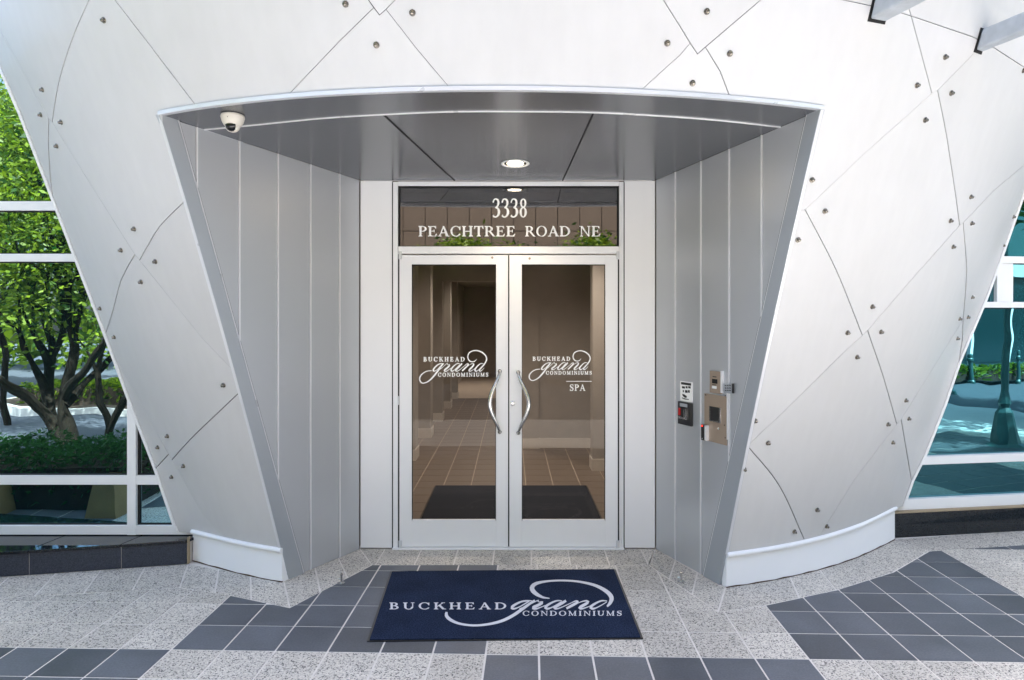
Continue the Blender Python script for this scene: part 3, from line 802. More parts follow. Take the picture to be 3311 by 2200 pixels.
# trim on the two edges of the recess
for sd_, OE in ((-1, OEL), (1, OER)):
    secs = []; n = wall_n(sd_)
    for P in OE:
        N = Fn(P.x, P.z); s_ = Vector((-sd_, 0, 0))
        secs.append([P+N*.007+Vector((sd_*.009, 0, 0)), P+N*.009+Vector((-sd_*.010, 0, 0)), P+Vector((-sd_*.010, .030, 0)), P+Vector((sd_*.009, .004, 0))])
    sweep('edge_trim', secs, M['trim'], cl)
# lip trim above the recess
secs = []
for P in LIP:
    N = Fn(P.x, P.z)
    secs.append([P+N*.020+Vector((0, 0, -.014)), P+N*.020+Vector((0, 0, .008)), P+Vector((0, 0, .012)), P+Vector((0, .03, -.010)), P+Vector((0, .03, -.014))])
sweep('lip_trim', secs, M['trim'], cl)

# baseboards
def base(name, pts, zr=0.0):
    P = smooth_line([Vector((x, y, 0)) for x, y in pts], .08)
    secs = []; cap = []
    for i, p in enumerate(P):
        t = (P[min(i+1, len(P)-1)]-P[max(0, i-1)]).normalized(); nn = Vector((t.y, -t.x, 0))
        secs.append([p+Vector((0, 0, .0)), p+Vector((0, 0, .212+zr*(i/len(P))**2)), p-nn*.05+Vector((0, 0, .212+zr*(i/len(P))**2)), p-nn*.05])
        c = p+Vector((0, 0, .226+zr*(i/len(P))**2))+nn*.006
        cap.append([c+nn*(.017*cos(a))+Vector((0, 0, .019*sin(a)))-nn*.0 for a in [k*2*pi/10 for k in range(10)]])
    o = sweep('baseboard', secs, M['white'], cl)
    gap = []
    for i, p in enumerate(P):
        t = (P[min(i+1, len(P)-1)]-P[max(0, i-1)]).normalized(); nn = Vector((t.y, -t.x, 0)); hh = .006+.003*sin(i*2.3)
        gap.append([p+nn*.003, p+nn*.003+Vector((0, 0, hh)), p-nn*.01+Vector((0, 0, hh)), p-nn*.01])
    sweep('base_sealant', gap, M['rust'], cl)
    o2 = sweep('base_moulding', cap, M['white'], cl, smooth=True)
fb_ = lambda x: F(x, .22)-.004
base('l', [(x, fb_(x)) for x in (-2.44, -2.2, -2.0, -1.8, -1.612)])
base('r', [(x, fb_(x)) for x in (1.487, 1.8, 2.1, 2.4, 2.7, 3.0, 3.225)], .045)
# short return pieces closing the baseboards against the recess
MB().hexa([(-1.606, 4.834, 0), (-1.585, 4.86, 0), (-1.612, 4.86, .225), (-1.612, 4.84, .225)], [(-1.60, 4.95, 0), (-1.56, 4.95, 0), (-1.58, 4.95, .225), (-1.62, 4.95, .225)]).build('base_return', M['white'], cl)
MB().hexa([(1.487, 4.733, 0), (1.475, 4.76, 0), (1.480, 4.76, .225), (1.487, 4.74, .225)], [(1.487, 4.85, 0), (1.46, 4.85, 0), (1.46, 4.85, .225), (1.487, 4.85, .225)]).build('base_return', M['white'], cl)

# unseen building mass above and behind, sized and set back to shade the forecourt
mass = MB().box(-9, 12, 7.6, 16, 4.2, 9.0).build('upper_shade_mass', M['panel'], cl)
# soffit closing the shell top back to the wall
topE = [unp(-213+(2637+213)*k/30, VT) for k in range(31)]
MB().slab([p+Vector((0, 0, .01)) for p in topE]+[Vector((topE[-1].x, 6.2, topE[-1].z)), Vector((topE[0].x, 6.2, topE[0].z))], Vector((0, 0, .3))).build('parapet_cap', M['panel'], cl)

# ================================================================== RECESS
rc = thing('entrance_recess', 'splayed recess of grey metal panels under a silver soffit around the doors', 'entrance recess', (0, 5.2, 0))
def wall_panels(side, seams_d, flange):
    """seams_d distances from the door; flange = (bottom d, top d) inner edge line of the flange"""
    nrm = wall_n(side)
    zt = lambda d: soff_z(DY-d)-.002
    fb, ft = flange
    fl = lambda z: fb+(ft-fb)*(z/zt(ft))                      # flange inner line at height z
    ds = [0]+sorted(seams_d)
    def zc(d):                                               # height at which the flange line passes distance d
        return max(0.0, (d-fb)/(ft-fb)*zt(ft))
    g = .0085
    for i, d0 in enumerate(ds):
        d1 = ds[i+1] if i+1 < len(ds) else None
        a = d0+g
        if d1 is None:
            top = ft
            poly = [(a, zc(a) if a > fb else 0)] + ([(fb, 0)] if a < fb else []) + [(ft-.004, zt(ft)), (a, zt(a))]
        else:
            b = d1-g
            poly = [(a, zc(a) if a > fb else 0)]
            if a < fb < b: poly.append((fb, 0))
            poly += [(b, zc(b) if b > fb else 0), (b, zt(b)), (a, zt(a))]
        poly = [p for j, p in enumerate(poly) if p != poly[j-1]]
        pts = [wall_at(side, d, z) for d, z in poly]
        MB().slab(pts, -nrm*.02).build('wall_panel', M['wallmetal'], rc)
        if d1 is not None:
            z0 = zc(d1) if d1 > fb else 0
            bt = [wall_at(side, d1-.0038, z0), wall_at(side, d1+.0038, z0), wall_at(side, d1+.0038, zt(d1)), wall_at(side, d1-.0038, zt(d1))]
            bt = [p+nrm*.007 for p in bt]
            MB().slab(bt, -nrm*.02).build('batten', M['batten'], rc)
    # dark sheet behind, leaning flange
    back = [wall_at(side, -.0, 0)-nrm*.022, wall_at(side, fb+.02, 0)-nrm*.022, wall_at(side, ft+.02, zt(ft+.02))-nrm*.022, wall_at(side, 0, zt(0))-nrm*.022]
    MB().slab(back, -nrm*.01).build('backing_sheet', M['backing'], rc)
    return fl, zt
dl = [abs((wall_pt(-1, u, v).y-DY)) for u, v in ((783, 403), (716, 382), (641, 357), (552, 327), (454, 291))]
dr = [abs((wall_pt(1, u, v).y-DY)) for u, v in ((1557, 402), (1616, 375), (1681, 345), (1756, 317))]
fbl, ftl = DY-wall_pt(-1, 700, 1319).y, DY-wall_pt(-1, 411, 276).y
fbr, ftr = DY-wall_pt(1, 1622, 1325).y, DY-wall_pt(1, 1860, 268).y
flL = wall_panels(-1, dl, (fbl, ftl)); flR = wall_panels(1, dr, (fbr, ftr))
for side, OE, (fl, zt), ft in ((-1, OEL, flL, ftl), (1, OER, flR, ftr)):
    nrm = wall_n(side); x0, s = (XL, -SL) if side < 0 else (XR, SR)
    full = [Vector((OE[0].x+(OE[0].x-OE[8].x)/(OE[0].z-OE[8].z)*(0-OE[0].z), OE[0].y+(OE[0].y-OE[8].y)/(OE[0].z-OE[8].z)*(0-OE[0].z), .0))]+OE
    secs = []
    for P in full:
        z = min(P.z, zt(DY-P.y)); di = fl(z)+.010; do = DY-P.y
        a = wall_at(side, di, z)+nrm*.012; b = wall_at(side, do+.002, z)+nrm*.012
        secs.append([a, b, b-nrm*.03, a-nrm*.03])
    sweep('jamb_flange', secs, M['flange'], rc)
    secs = []
    for P in full:
        z = min(P.z, zt(DY-P.y))-.001; di = fl(z)-.004; a = wall_at(side, di-.005, z)+nrm*.002; b = wall_at(side, di+.004, z)+nrm*.002
        secs.append([a, b, b-nrm*.012, a-nrm*.012])
    sweep('joint_gasket', secs, M['blackgap'], rc)
    # bright bead beside the flange
    secs = []
    for P in full:
        z = min(P.z, zt(DY-P.y))-.002; di = fl(z)+(.006 if side > 0 else .002); a = wall_at(side, di-.004, z)+nrm*.010; b = wall_at(side, di+.004, z)+nrm*.010
        secs.append([a, b, b-nrm*.02, a-nrm*.02])
    sweep('edge_bead', secs, M['batten'] if side > 0 else M['trim'], rc)

# soffit panels
sp = []
SGap = .004
lipi = [Vector((p.x, p.y)) for p in LIP]
insetlip = [(p.x, p.y+.006) for p in lipi]
arcD = [(482, 299), (600, 287), (740, 273), (885, 264), (1030, 258), (1180, 257), (1368, 259.5), (1500, 266), (1650, 277), (1803, 293)]
arc3 = [(soff_pt(u, v).x, soff_pt(u, v).y) for u, v in arcD]
def sxy(u, v): q = soff_pt(u, v); return (q.x, q.y)
wl0 = (XL, DY); wr0 = (XR, DY)
eL = (insetlip[0][0], insetlip[0][1]); eR = (insetlip[-1][0], insetlip[-1][1])
def wallxy(side, Y): p = wall_at(side, DY-Y, 0); return (p.x, p.y)
aL, aR = wallxy(-1, arc3[0][1]), wallxy(1, arc3[-1][1])
arcF = [aL]+arc3[1:-1]+[aR]
sl = [([wl0, wr0], .001), ([wl0, aL, eL], .001), ([wr0, aR, eR], .001), (insetlip, .001), (arcF, SGap),
      ([arc3[3], (soff_pt(1048, 416).x, DY)], SGap), ([arc3[6], (soff_pt(1297, 416).x, DY)], SGap)]
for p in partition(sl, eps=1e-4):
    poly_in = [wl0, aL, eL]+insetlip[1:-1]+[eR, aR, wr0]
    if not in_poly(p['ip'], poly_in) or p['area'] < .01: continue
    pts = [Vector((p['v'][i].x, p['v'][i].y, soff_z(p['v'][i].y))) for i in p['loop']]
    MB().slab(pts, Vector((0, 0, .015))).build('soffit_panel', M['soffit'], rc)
MB().slab([Vector((x, y, soff_z(y)+.018)) for x, y in [wl0, (eL[0]-.05, eL[1]+.05)]+[(a, b+.03) for a, b in insetlip[1:-1]]+[(eR[0]+.05, eR[1]+.05), wr0]], Vector((0, 0, .01))).build('backing_sheet', M['backing'], rc)
# bright bead along the curved soffit joint
secs = []
for x, y in [tuple(q)[:2] for q in smooth_line([(a, b) for a, b in arcF], .08)]:
    z = soff_z(y); secs.append([(x, y-.007, z-.006), (x, y+.001, z-.006), (x, y+.001, z+.004), (x, y-.007, z+.004)])
sweep('soffit_bead', [[Vector(q) for q in s_] for s_ in secs], M['batten'], rc)
for (u0, v0), u1 in (((885, 265), 1048), ((1368, 260), 1297)):      # dark metal splines in the two straight joints
    a = soff_pt(u0, v0); b = Vector((soff_pt(u1, 416).x, DY, soff_z(DY)))
    t = (b-a).normalized(); sdv = Vector((-t.y, t.x, 0)).normalized()*.004
    MB().slab([a-sdv, a+sdv, b+sdv, b-sdv], Vector((0, 0, -.005))).build('joint_spline', M['blackgap'], rc)

# white pilaster panels either side of the door frame
def dx(u): return (u-U0)*DY/FP
def dz(v): return EYE-(v-V0)*DY/FP
MB().box(XL+.004, dx(903.5), DY, DY+.05, .008, SZ0-.004).build('pilaster_panel', M['white'], rc, bevel=.002)
MB().box(dx(1440), XR-.004, DY, DY+.05, .008, SZ0-.004).build('pilaster_panel', M['white'], rc, bevel=.002)
MB().box(XL, dx(904), DY+.052, DY+.07, 0, SZ0).build('backing_sheet', M['backing'], rc)
MB().box(dx(1440), XR, DY+.052, DY+.07, 0, SZ0).build('backing_sheet', M['backing'], rc)

# ================================================================== DOORS
dd = thing('glass_door_set', 'white framed double glass doors below a transom with street number and address', 'double door', (dx(1172), DY, 0))
fr = MB()
fr.box(dx(906.3), dx(917.4), DY-.004, DY+.12, 0, dz(420)).box(dx(1427.6), dx(1431), DY-.004, DY+.12, 0, dz(420)).box(dx(1432.6), dx(1437.3), DY-.004, DY+.12, 0, dz(420)).box(dx(1431), dx(1432.6), DY+.004, DY+.12, 0, dz(420))
fr.box(dx(918), dx(1427), DY-.006, DY+.12, dz(429), dz(419)).box(dx(918), dx(1427), DY-.006, DY+.12, dz(585), dz(568.5))
frame = fr.build('door_frame', M['white'], dd, bevel=.0015)
MB().box(dx(903.0), dx(906.0), DY+.0052, DY+.06, 0, dz(420)).build('frame_gasket', M['blackgap'], dd)
MB().box(dx(1437.6), dx(1440.4), DY+.0052, DY+.06, 0, dz(420)).build('frame_gasket', M['blackgap'], dd)
MB().box(dx(917.6), dx(920.4), DY+.004, DY+.1, .01, dz(586)).build('frame_gasket', M['blackgap'], dd)
MB().box(dx(1424.6), dx(1427.4), DY+.004, DY+.1, .01, dz(586)).build('frame_gasket', M['blackgap'], dd)
MB().box(dx(905.5), dx(1438), DY-.03, DY+.14, .0005, .010).build('threshold', M['white'], dd)
# transom pane with black inner gasket
tr = MB().box(dx(921), dx(1424), DY+.030, DY+.036, dz(567), dz(431)).build('transom_pane', M['transglass'], dd)
gk = MB()
gk.box(dx(918), dx(1427), DY+.005, DY+.04, dz(431.5), dz(429)).box(dx(918), dx(1427), DY+.010, DY+.04, dz(568.4), dz(567))
gk.box(dx(918.05), dx(921), DY+.010, DY+.04, dz(567), dz(431.5)).box(dx(1424), dx(1426.9), DY+.010, DY+.04, dz(567), dz(431.5))
gk.build('gasket', M['blackgap'], dd)
tfn = lambda x, y: Vector((dx(x), DY+.0285, dz(y)))
sheet('street_number', bolder(text2d('3338', 1134, 1216, 500, 457, .05), .5), tfn, M['vinyl'], dd)
for w3, a3, b3 in (('PEACHTREE', 963, 1189), ('ROAD', 1210, 1316), ('NE', 1336, 1386)): sheet('street_name', bolder(text2d(w3, a3, b3, 544, 520.5, .05), .32), tfn, M['vinyl'], dd)

def leaf(u0, u1, g0, g1, hinge_side):
    y0, y1 = DY+.004, DY+.05
    zt_, zb = dz(588), .014
    b = MB()
    b.box(dx(u0), dx(g0), y0, y1, zb, zt_).box(dx(g1), dx(u1), y0, y1, zb, zt_)
    d = b.build('door', M['white'], dd, bevel=.0015)
    MB().box(dx(g0+.6)-.002, dx(g1-.6)+.002, y0+.0015, y1-.001, dz(609.5), zt_-.001).build('top_rail', M['white'], d, bevel=.001)
    MB().box(dx(g0+.6)-.002, dx(g1-.6)+.002, y0+.0015, y1-.001, zb+.001, dz(1202)).build('bottom_rail', M['white'], d, bevel=.001)
    g = MB().box(dx(g0), dx(g1), y0+.02, y0+.026, dz(1202), dz(609)).build('pane', M['doorglass'], d)
    k = MB()
    k.box(dx(g0), dx(g0)+.004, y0+.01, y0+.03, dz(1201), dz(610)).box(dx(g1)-.004, dx(g1), y0+.01, y0+.03, dz(1201), dz(610)).box(dx(g0), dx(g1), y0+.01, y0+.03, dz(611.3), dz(609.6))
    k.build('glass_gasket', M['blackgap'], d)
    st = MB().box(dx(g0)+.004, dx(g1)-.004, y0+.0, y0+.03, dz(1202)-.0, dz(1199)).build('glazing_bead', M['white'], d)
    return d
d1 = leaf(920.6, 1171.2, 949, 1143.5, -1); d2 = leaf(1174.2, 1424.4, 1203, 1395.5, 1)
MB().box(dx(1171.3), dx(1174.1), DY+.02, DY+.045, .014, dz(588)).build('meeting_seal', M['blackgap'], dd)
for d, uu, top, bot, bow in ((d1, 1152, 856, 996, 1129), (d2, 1195, 858.5, 998, 1219)):
    Yh = DY-.075; P = []; n = 22
    xh = dx(uu); xb = (bow-U0)*(Yh-.01)/FP; zt_, zb_ = dz(top), dz(bot)
    for i in range(n+1):
        t = i/n; s_ = sin(pi*t)**1.6
        z = zt_+(zb_-zt_)*t
        P.append(Vector((xh+(xb-xh)*s_, DY-.035-.045*sin(pi*t)**.7, z)))
    P = [Vector((xh, DY-.002, zt_-.0))]+[Vector((xh, DY-.03, zt_))]+P[1:-1]+[Vector((xh, DY-.03, zb_)), Vector((xh, DY-.002, zb_))]
    rr = [.013, .011]+[.009+.009*sin(pi*i/n) for i in range(1, n)]+[.011, .013]
    h = MB().tube(P, rr, 12).build('pull_handle', M['steel'], d, smooth=True)
    for z in (zt_, zb_):
        MB().lathe((xh, DY+.005, z), (0, -1, 0), [(.016, 0), (.016, .008), (.012, .014)], 14).build('handle_socket', M['black'], d, smooth=True)
MB().lathe((dx(1181.5), DY+.006, dz(930)), (0, -1, 0), [(.019, 0), (.019, .003), (.014, .006), (.013, .006), (.012, .004), (.004, .004), (.003, .006)], 20).build('lock_cylinder', M['steel'], d2, smooth=True)
for d, u, v in ((d1, 1135, 594), (d2, 1221, 596)):
    MB().lathe((dx(u), DY+.005, dz(v)), (0, -1, 0), [(.009, 0), (.009, .004), (.005, .005)], 14).build('rail_plug', M['bronze'], d)
for u, v in ((923, 589), (1424, 589), (923, 1255), (1424, 1255)):
    MB().box(dx(u)-.013, dx(u)+.013, DY-.012, DY+.006, dz(v+9)+.0, dz(v-9)).build('pivot_hinge', M['trim'], dd, bevel=.003)
for v in (923,):
    MB().tube([(dx(919), DY-.008, dz(v+10)), (dx(919), DY-.008, dz(v-10))], .006, 8).build('hinge_knuckle', M['trim'], dd)

def logo(d, ox, oy, k, spa):
    """ox, oy, k place the survey frame of the logo on the glass"""
    fx = lambda x: ox+x*k; fy = lambda y: oy+y*k
    fn = lambda x, y: Vector((dx(x), DY+.0225, dz(y)))
    sheet('logo_script', [p for pts, ws in GRAND+[SW_G, SW_D] for p in [[(fx(a), fy(b)) for a, b in q] for q in ribbon(pts, [w_*.92 for w_ in ws], 14)]], fn, M['vinyl'], d, 1e-4)
    sheet('logo_lettering', bolder(text2d('BUCKHEAD', fx(358), fx(1345), fy(438), fy(336), .35), .42), fn, M['vinyl'], d, 1e-4)
    sheet('logo_lettering', bolder(text2d('CONDOMINIUMS', fx(705), fx(1912), fy(802), fy(713), .28), .40), fn, M['vinyl'], d, 1e-4)
    if spa: sheet('logo_lettering', bolder(text2d('SPA', 1313.5, 1350, 901.5, 887, .12), .35), fn, M['vinyl'], d, 1e-4); sheet('logo_rule', [rect(1306, 1365, 879, 880.5)], fn, M['vinyl'], d, 1e-4)
logo(d1, 940.9, 791.2, .09665, False)
logo(d2, 1196.7, 793.4, .0880, True)

# ================================================================== INTERIOR
ifl = MB().box(-3.2, 3.2, DY+.145, 27, -.05, -.004).build('interior_floor', M['intgrout']); tag(ifl, kind='structure')
it_near = MB(); q = .306
for j in range(0, 34):
    for i in range(-5, 7):
        x = -.14+i*q; y = DY+.16+j*q
        if x+q < -1.5 or x > 1.35: continue
        b = MB().box(x+.004, x+q-.004, y+.004, y+q-.004, -.0039, 0.0)
        if y < 10.5: b.build('tile', M['inttile'], ifl)
        else: it_near.add(b.v, b.f)
tag(it_near.build('far_tiles', M['inttile'], ifl), kind='stuff')
iw = MB().box(-1.62, -1.52, DY+.14, 27, 0, 2.9).build('left_hall_wall', M['interior']); tag(iw, kind='structure')
def pil(x0, x1, y0, y1, par):
    MB().box(x0, x1, y0, y1, 0, 2.89).build('pilaster', M['interior'], par)
    MB().box(x0-.012, x1+.014, y0-.014, y1+.014, 0, .145).build('baseboard', M['intbase'], par)
for k in range(6): pil(-1.52, -1.26, 7.2+1.75*k+(0 if k else -.1), 7.2+1.75*k+.32, iw)
MB().box(-1.52, -1.508, DY+.14, 27, 0, .145).build('baseboard', M['intbase'], iw)
rw = MB().box(.39, 1.30, 9.85, 9.95, 0, 2.9).build('back_hall_wall', M['interior']); tag(rw, kind='structure')
MB().box(.416, 1.30, 9.835, 9.85, 0, .14).build('baseboard', M['intbase'], rw)
pil(.16, .40, 9.8, 10.1, rw)
r2 = MB().box(1.30, 1.40, DY+.14, 9.95, 0, 2.9).build('right_hall_wall', M['interior']); tag(r2, kind='structure')
MB().box(1.286, 1.299, 8.6, 9.83, 0, .14).build('baseboard', M['intbase'], r2)
pil(1.0, 1.299, 8.35, 8.6, r2); pil(1.12, 1.299, 6.2, 6.5, r2)
r3 = MB().box(.30, .40, 10.1, 27, 0, 2.9).build('far_hall_wall', M['interior']); tag(r3, kind='structure')
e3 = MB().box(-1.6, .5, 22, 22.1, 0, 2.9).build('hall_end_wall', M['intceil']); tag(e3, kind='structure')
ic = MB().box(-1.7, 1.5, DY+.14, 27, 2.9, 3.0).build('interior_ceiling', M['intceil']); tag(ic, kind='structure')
MB().box(-1.26, .16, 12.4, 12.7, 2.55, 2.895).build('dropped_beam', M['interior'], ic)
wv = MB().box(-2.3, -1.22, DY+.075, DY+.14, 0, 3.3).box(1.17, 2.5, DY+.075, DY+.14, 0, 3.3).build('front_inner_wall', M['interior']); tag(wv, kind='structure')
for x, y in ((-.45, 7.6), (-.45, 10.6), (-.5, 14.0), (-.55, 18.5), (.72, 7.7)):  # the deepest lamp is added to lift the dark hall end
    t = thing('hall_downlight', 'small lit ceiling downlight inside the hall, '+{7.6: 'nearest the left door', 10.6: 'second from the left door', 14.0: 'third from the left door', 18.5: 'deepest one, added to lift the dark hall end', 7.7: 'behind the right door'}[y], 'light', (x, y, 2.9), 'hall downlights behind the door glass')
    MB().lathe((x, y, 2.899), (0, 0, -1), [(.06, 0), (.06, .004), (.05, .005)], 16).build('trim_ring', M['white'], t)
    MB().lathe((x, y, 2.893), (0, 0, -1), [(.045, 0), (.03, .003)], 14).build('lamp', M['lampglow'], t)
    ld = bpy.data.lights.new('hall_bulb', 'SPOT'); ld.energy = 23; ld.color = (1, .94, .87); ld.spot_size = radians(150); ld.spot_blend = .9; ld.shadow_soft_size = .06
    lo = bpy.data.objects.new('bulb', ld); COL.objects.link(lo); lo.parent = t; lo.location = (0, 0, -.03)
bk = MB().box(-1.5, 1.28, DY+.45, DY+.55, 2.40, 2.89).build('hall_lamp_blocker', M['intceil']); tag(bk, kind='structure')  # added behind the transom to block the hall lamps from showing through
im = MB().box(-.83, .83, 6.0, 7.57, .001, .012).build('indoor_mat', M['intmat']); tag(im, 'black rectangular mat on brown tiles just inside the glass doors', 'mat')
MB().box(-.845, .845, 5.985, 7.585, .0008, .008).build('rubber_border', M['black'], im)

# ================================================================== DOORMAT
mu = [on_floor(u, v) for u, v in ((900, 1319), (1419, 1314), (1483, 1474), (846, 1480))]
om = MB().slab([p+Vector((0, 0, .0115)) for p in [mu[3]*.982+sum(mu, Vector())/4*.018, mu[2]*.982+sum(mu, Vector())/4*.018, mu[1]*.982+sum(mu, Vector())/4*.018, mu[0]*.982+sum(mu, Vector())/4*.018]], Vector((0, 0, -.009))).build('doormat', M['carpet'])
tag(om, 'navy blue welcome mat with white script logo lying on the tiles before the doors', 'doormat')
MB().slab([p+Vector((0, 0, .006)) for p in [mu[3], mu[2], mu[1], mu[0]]], Vector((0, 0, -.0045))).build('rubber_border', M['black'], om)
mz = lambda x, y: on_floor(826.8+.28995*x, 1247.3+.28995*y, .0128)
mfn = lambda x, y: mz(x, y)
def Gm(pts):   # letters of the script word moved onto the mat
    return [(1215+(x-590)*(1985-1215)/(1815-590), 470+(y-480)*(68/195)) for x, y in pts]
pol = []
for pts, ws in GRAND: pol += ribbon(Gm(pts), [w_*.52 for w_ in ws], 10)
pol += ribbon([(1400, 470), (1350, 505), (1290, 548), (1220, 595), (1130, 637), (1020, 662), (910, 670), (800, 655), (730, 625), (698, 592), (700, 563)], [14, 20, 24, 24, 22, 18, 16, 18, 24, 26, 16], 12)
pol += ribbon([(1518, 455), (1460, 445), (1400, 410), (1378, 372), (1410, 338), (1500, 319), (1620, 313), (1750, 322), (1880, 352), (1970, 400), (2010, 448), (2000, 490), (1975, 520)], [6, 18, 32, 36, 26, 16, 14, 16, 22, 30, 34, 26, 14], 12)
sheet('logo_script', pol, mfn, M['vinyl2'], om, 1e-3)
sheet('logo_lettering', bolder(text2d('BUCKHEAD', 243, 1178, 541, 489, .28), 1.3), mfn, M['vinyl2'], om, 1e-3)
sheet('logo_lettering', bolder(text2d('CONDOMINIUMS', 1302, 2094, 592, 555, .2), 1.0), mfn, M['vinyl2'], om, 1e-3)

# ================================================================== WINDOW WALLS
WY = 5.27
lw_ = thing('left_window_wall', 'white framed mirrored window wall at left reflecting trees and road', 'window wall', (-3.6, WY, .19))
rowsL = [(.188, .258), (.574, .644), (2.299, 2.359), (2.694, 2.765), (4.2, 4.27)]
for (a, b), (c, d) in zip(rowsL, rowsL[1:]):
    for x0, x1 in ((-6.9, -4.62), (-4.55, -2.965), (-2.898, -2.0)):
        if x0 == -2.898 and a > 2: continue
        MB().box(x0, x1, WY+.045, WY+.055, b, c).build('pane', M['coated'] if b > .4 else M['coated3'], lw_)
for a, b in rowsL: MB().box(-6.9, -2.0, WY+.004, WY+.09, a, b).build('horizontal_mullion', M['white'], lw_, bevel=.002)
MB().box(-2.965, -2.898, WY, WY+.09, .186, 1.9).build('vertical_mullion', M['white'], lw_, bevel=.002)
MB().box(-4.62, -4.55, WY, WY+.09, .186, 4.27).build('vertical_mullion', M['white'], lw_, bevel=.002)
MB().box(-6.97, -6.9, WY, WY+.09, .186, 4.27).build('vertical_mullion', M['white'], lw_, bevel=.002)
for (a, b), (c, d) in zip(rowsL, rowsL[1:]):       # thin dark gaskets round the panes
    g = MB()
    for x0, x1 in ((-4.55, -2.965), (-2.898, -2.0)):
        if x0 == -2.898 and a > 2: continue
        g.box(x0, x1, WY+.03, WY+.044, b, b+.008).box(x0, x1, WY+.03, WY+.044, c-.008, c).box(x1-.012, x1, WY+.03, WY+.044, b+.008, c-.008).box(x0, x0+.014, WY+.03, WY+.044, b+.008, c-.008)
    g.build('gasket', M['blackgap'], lw_)
# granite ledge
def gx(t): return Vector((-3.675+t*(1.23), 4.907+t*.263, 0))
lg = thing('left_granite_ledge', 'low dark granite ledge with polished top under the left window', 'ledge', (-3.4, 5.0, 0))
lx = [-7.0, -5.6, -4.35, on_floor(68, 1325).x, on_floor(279, 1311).x, -2.452]
ly = lambda x: 4.907+(x+3.675)*.2138
for a, b in zip(lx, lx[1:]):
    MB().hexa([(a+.003, ly(a), .001), (b-.003, ly(b), .001), (b-.003, ly(b), .158), (a+.003, ly(a), .158)], [(a+.003, ly(a)+.04, .001), (b-.003, ly(b)+.04, .001), (b-.003, ly(b)+.04, .158), (a+.003, ly(a)+.04, .158)]).build('front_slab', M['granite'], lg, bevel=.001)
    sk_ = .05
    MB().slab([(a+.003, ly(a)-.012, .160), (b-.003, ly(b)-.012, .160), (b-.003+sk_, WY+.03, .160), (a+.003+sk_, WY+.03, .160)], Vector((0, 0, .022))).build('top_slab', M['granitepol'], lg, bevel=.004)
MB().hexa([(-7, ly(-7)+.006, .0), (-2.45, ly(-2.45)+.006, .0), (-2.45, ly(-2.45)+.006, .16), (-7, ly(-7)+.006, .16)], [(-7, WY+.1, 0), (-2.45, WY+.1, 0), (-2.45, WY+.1, .16), (-7, WY+.1, .16)]).build('ledge_core', M['grout'], lg)
MB().box(-2.450, -2.443, 5.165, 5.2, .0, .20).build('sealant_bead', M['caulk'], lg)
MB().box(-7, -2.4, WY+.02, WY+.12, .16, .187).build('sill_packer', M['blackgap'], lg)

# right window wall, turned a little away
rwA = math.atan(.154)
rp = Vector((3.0, 5.81+.154*(3.0-3.28), 0)); rd = Vector((cos(rwA), sin(rwA), 0)); rn = Vector((sin(rwA), -cos(rwA), 0))
rw_ = thing('right_window_wall', 'white framed teal tinted window wall at right reflecting the street and lamp posts', 'window wall', rp)
def rbox(name, s0, s1, t0, t1, z0, z1, m, par, bevel=0):
    P = lambda s_, t, z: rp+rd*s_-rn*t+Vector((0, 0, z))
    return MB().hexa([P(s0, t0, z0), P(s1, t0, z0), P(s1, t0, z1), P(s0, t0, z1)], [P(s0, t1, z0), P(s1, t1, z0), P(s1, t1, z1), P(s0, t1, z1)]).build(name, m, par, bevel=bevel)
rowsR = [(.225, .315), (.605, .675), (1.955, 2.005), (2.345, 2.405), (3.9, 3.96)]
for a, b in rowsR: rbox('horizontal_mullion', .0, 5.2, 0, .09, a, b, M['white'], rw_, .002)
for (a, b), (c, d) in zip(rowsR, rowsR[1:]):
    for s0, s1 in ((0, 2.13), (2.2, 5.2)): rbox('pane', s0, s1, .05, .06, b, c, M['coated2'], rw_)
rbox('vertical_mullion', 2.13, 2.2, -.003, .09, .22, 3.96, M['white'], rw_, .002)
rbox('spandrel_post', 1.27, 1.43, .012, .049, 2.006, 2.344, M['white'], rw_, .002)
for (a, b), (c, d) in zip(rowsR, rowsR[1:]):
    rbox('gasket', 0, 2.13, .035, .049, c-.007, c, M['blackgap'], rw_)
rg = thing('right_granite_base', 'polished black granite base slabs under the right window wall', 'ledge', rp)
sc = [-.2, (on_floor(2218, 1228)-rp).dot(rd), 2.6, 3.9, 5.2]
for a, b in zip(sc, sc[1:]):
    rbox('front_slab', a+.003, b-.003, -.02, .02, .001, .205, M['granitepol'], rg, .001)
rbox('ledge_core', -.2, 5.2, .021, .12, 0, .222, M['grout'], rg)
rbox('ledge_joint', -.2, 5.2, -.012, .02, .001, .204, M['grout'], rg)
rbox('sill_flashing', .2, 5.2, -.03, .08, .208, .224, M['caulk'], rg)

# ================================================================== FITTINGS ON THE RIGHT RECESS WALL
def wq(u, v, lift=0.0): return wall_pt(1, u, v)+wall_n(1)*lift
def wplate(name, u0, u1, v0, v1, lift0, lift1, m, parent=None, bevel=0.0, vr=None):
    """plate squared up on the wall: level edges, vertical sides; v measured at its left side"""
    n = wall_n(1)
    a = wall_pt(1, u0, v0); b = wall_pt(1, u0, v1); c = wall_pt(1, u1, v0); z1, z0 = a.z, b.z
    da, dc = DY-a.y, DY-c.y
    q4 = [wall_at(1, da, z0), wall_at(1, dc, z0), wall_at(1, dc, z1), wall_at(1, da, z1)]
    return MB().slab([p+n*lift1 for p in q4], -n*(lift1-lift0)).build(name, m, parent, bevel=bevel)
sg = wplate('wall_sign', 1569, 1597, 878, 923, .0005, .004, M['vinyl'])
tag(sg, 'small white sign plate above the black switch box on the right recess wall', 'sign')
def marks(par, ulist):
    for u0, u1, v0, v1 in ulist: wplate('printed_mark', u0, u1, v0, v1, .004, .0045, M['black'], par)
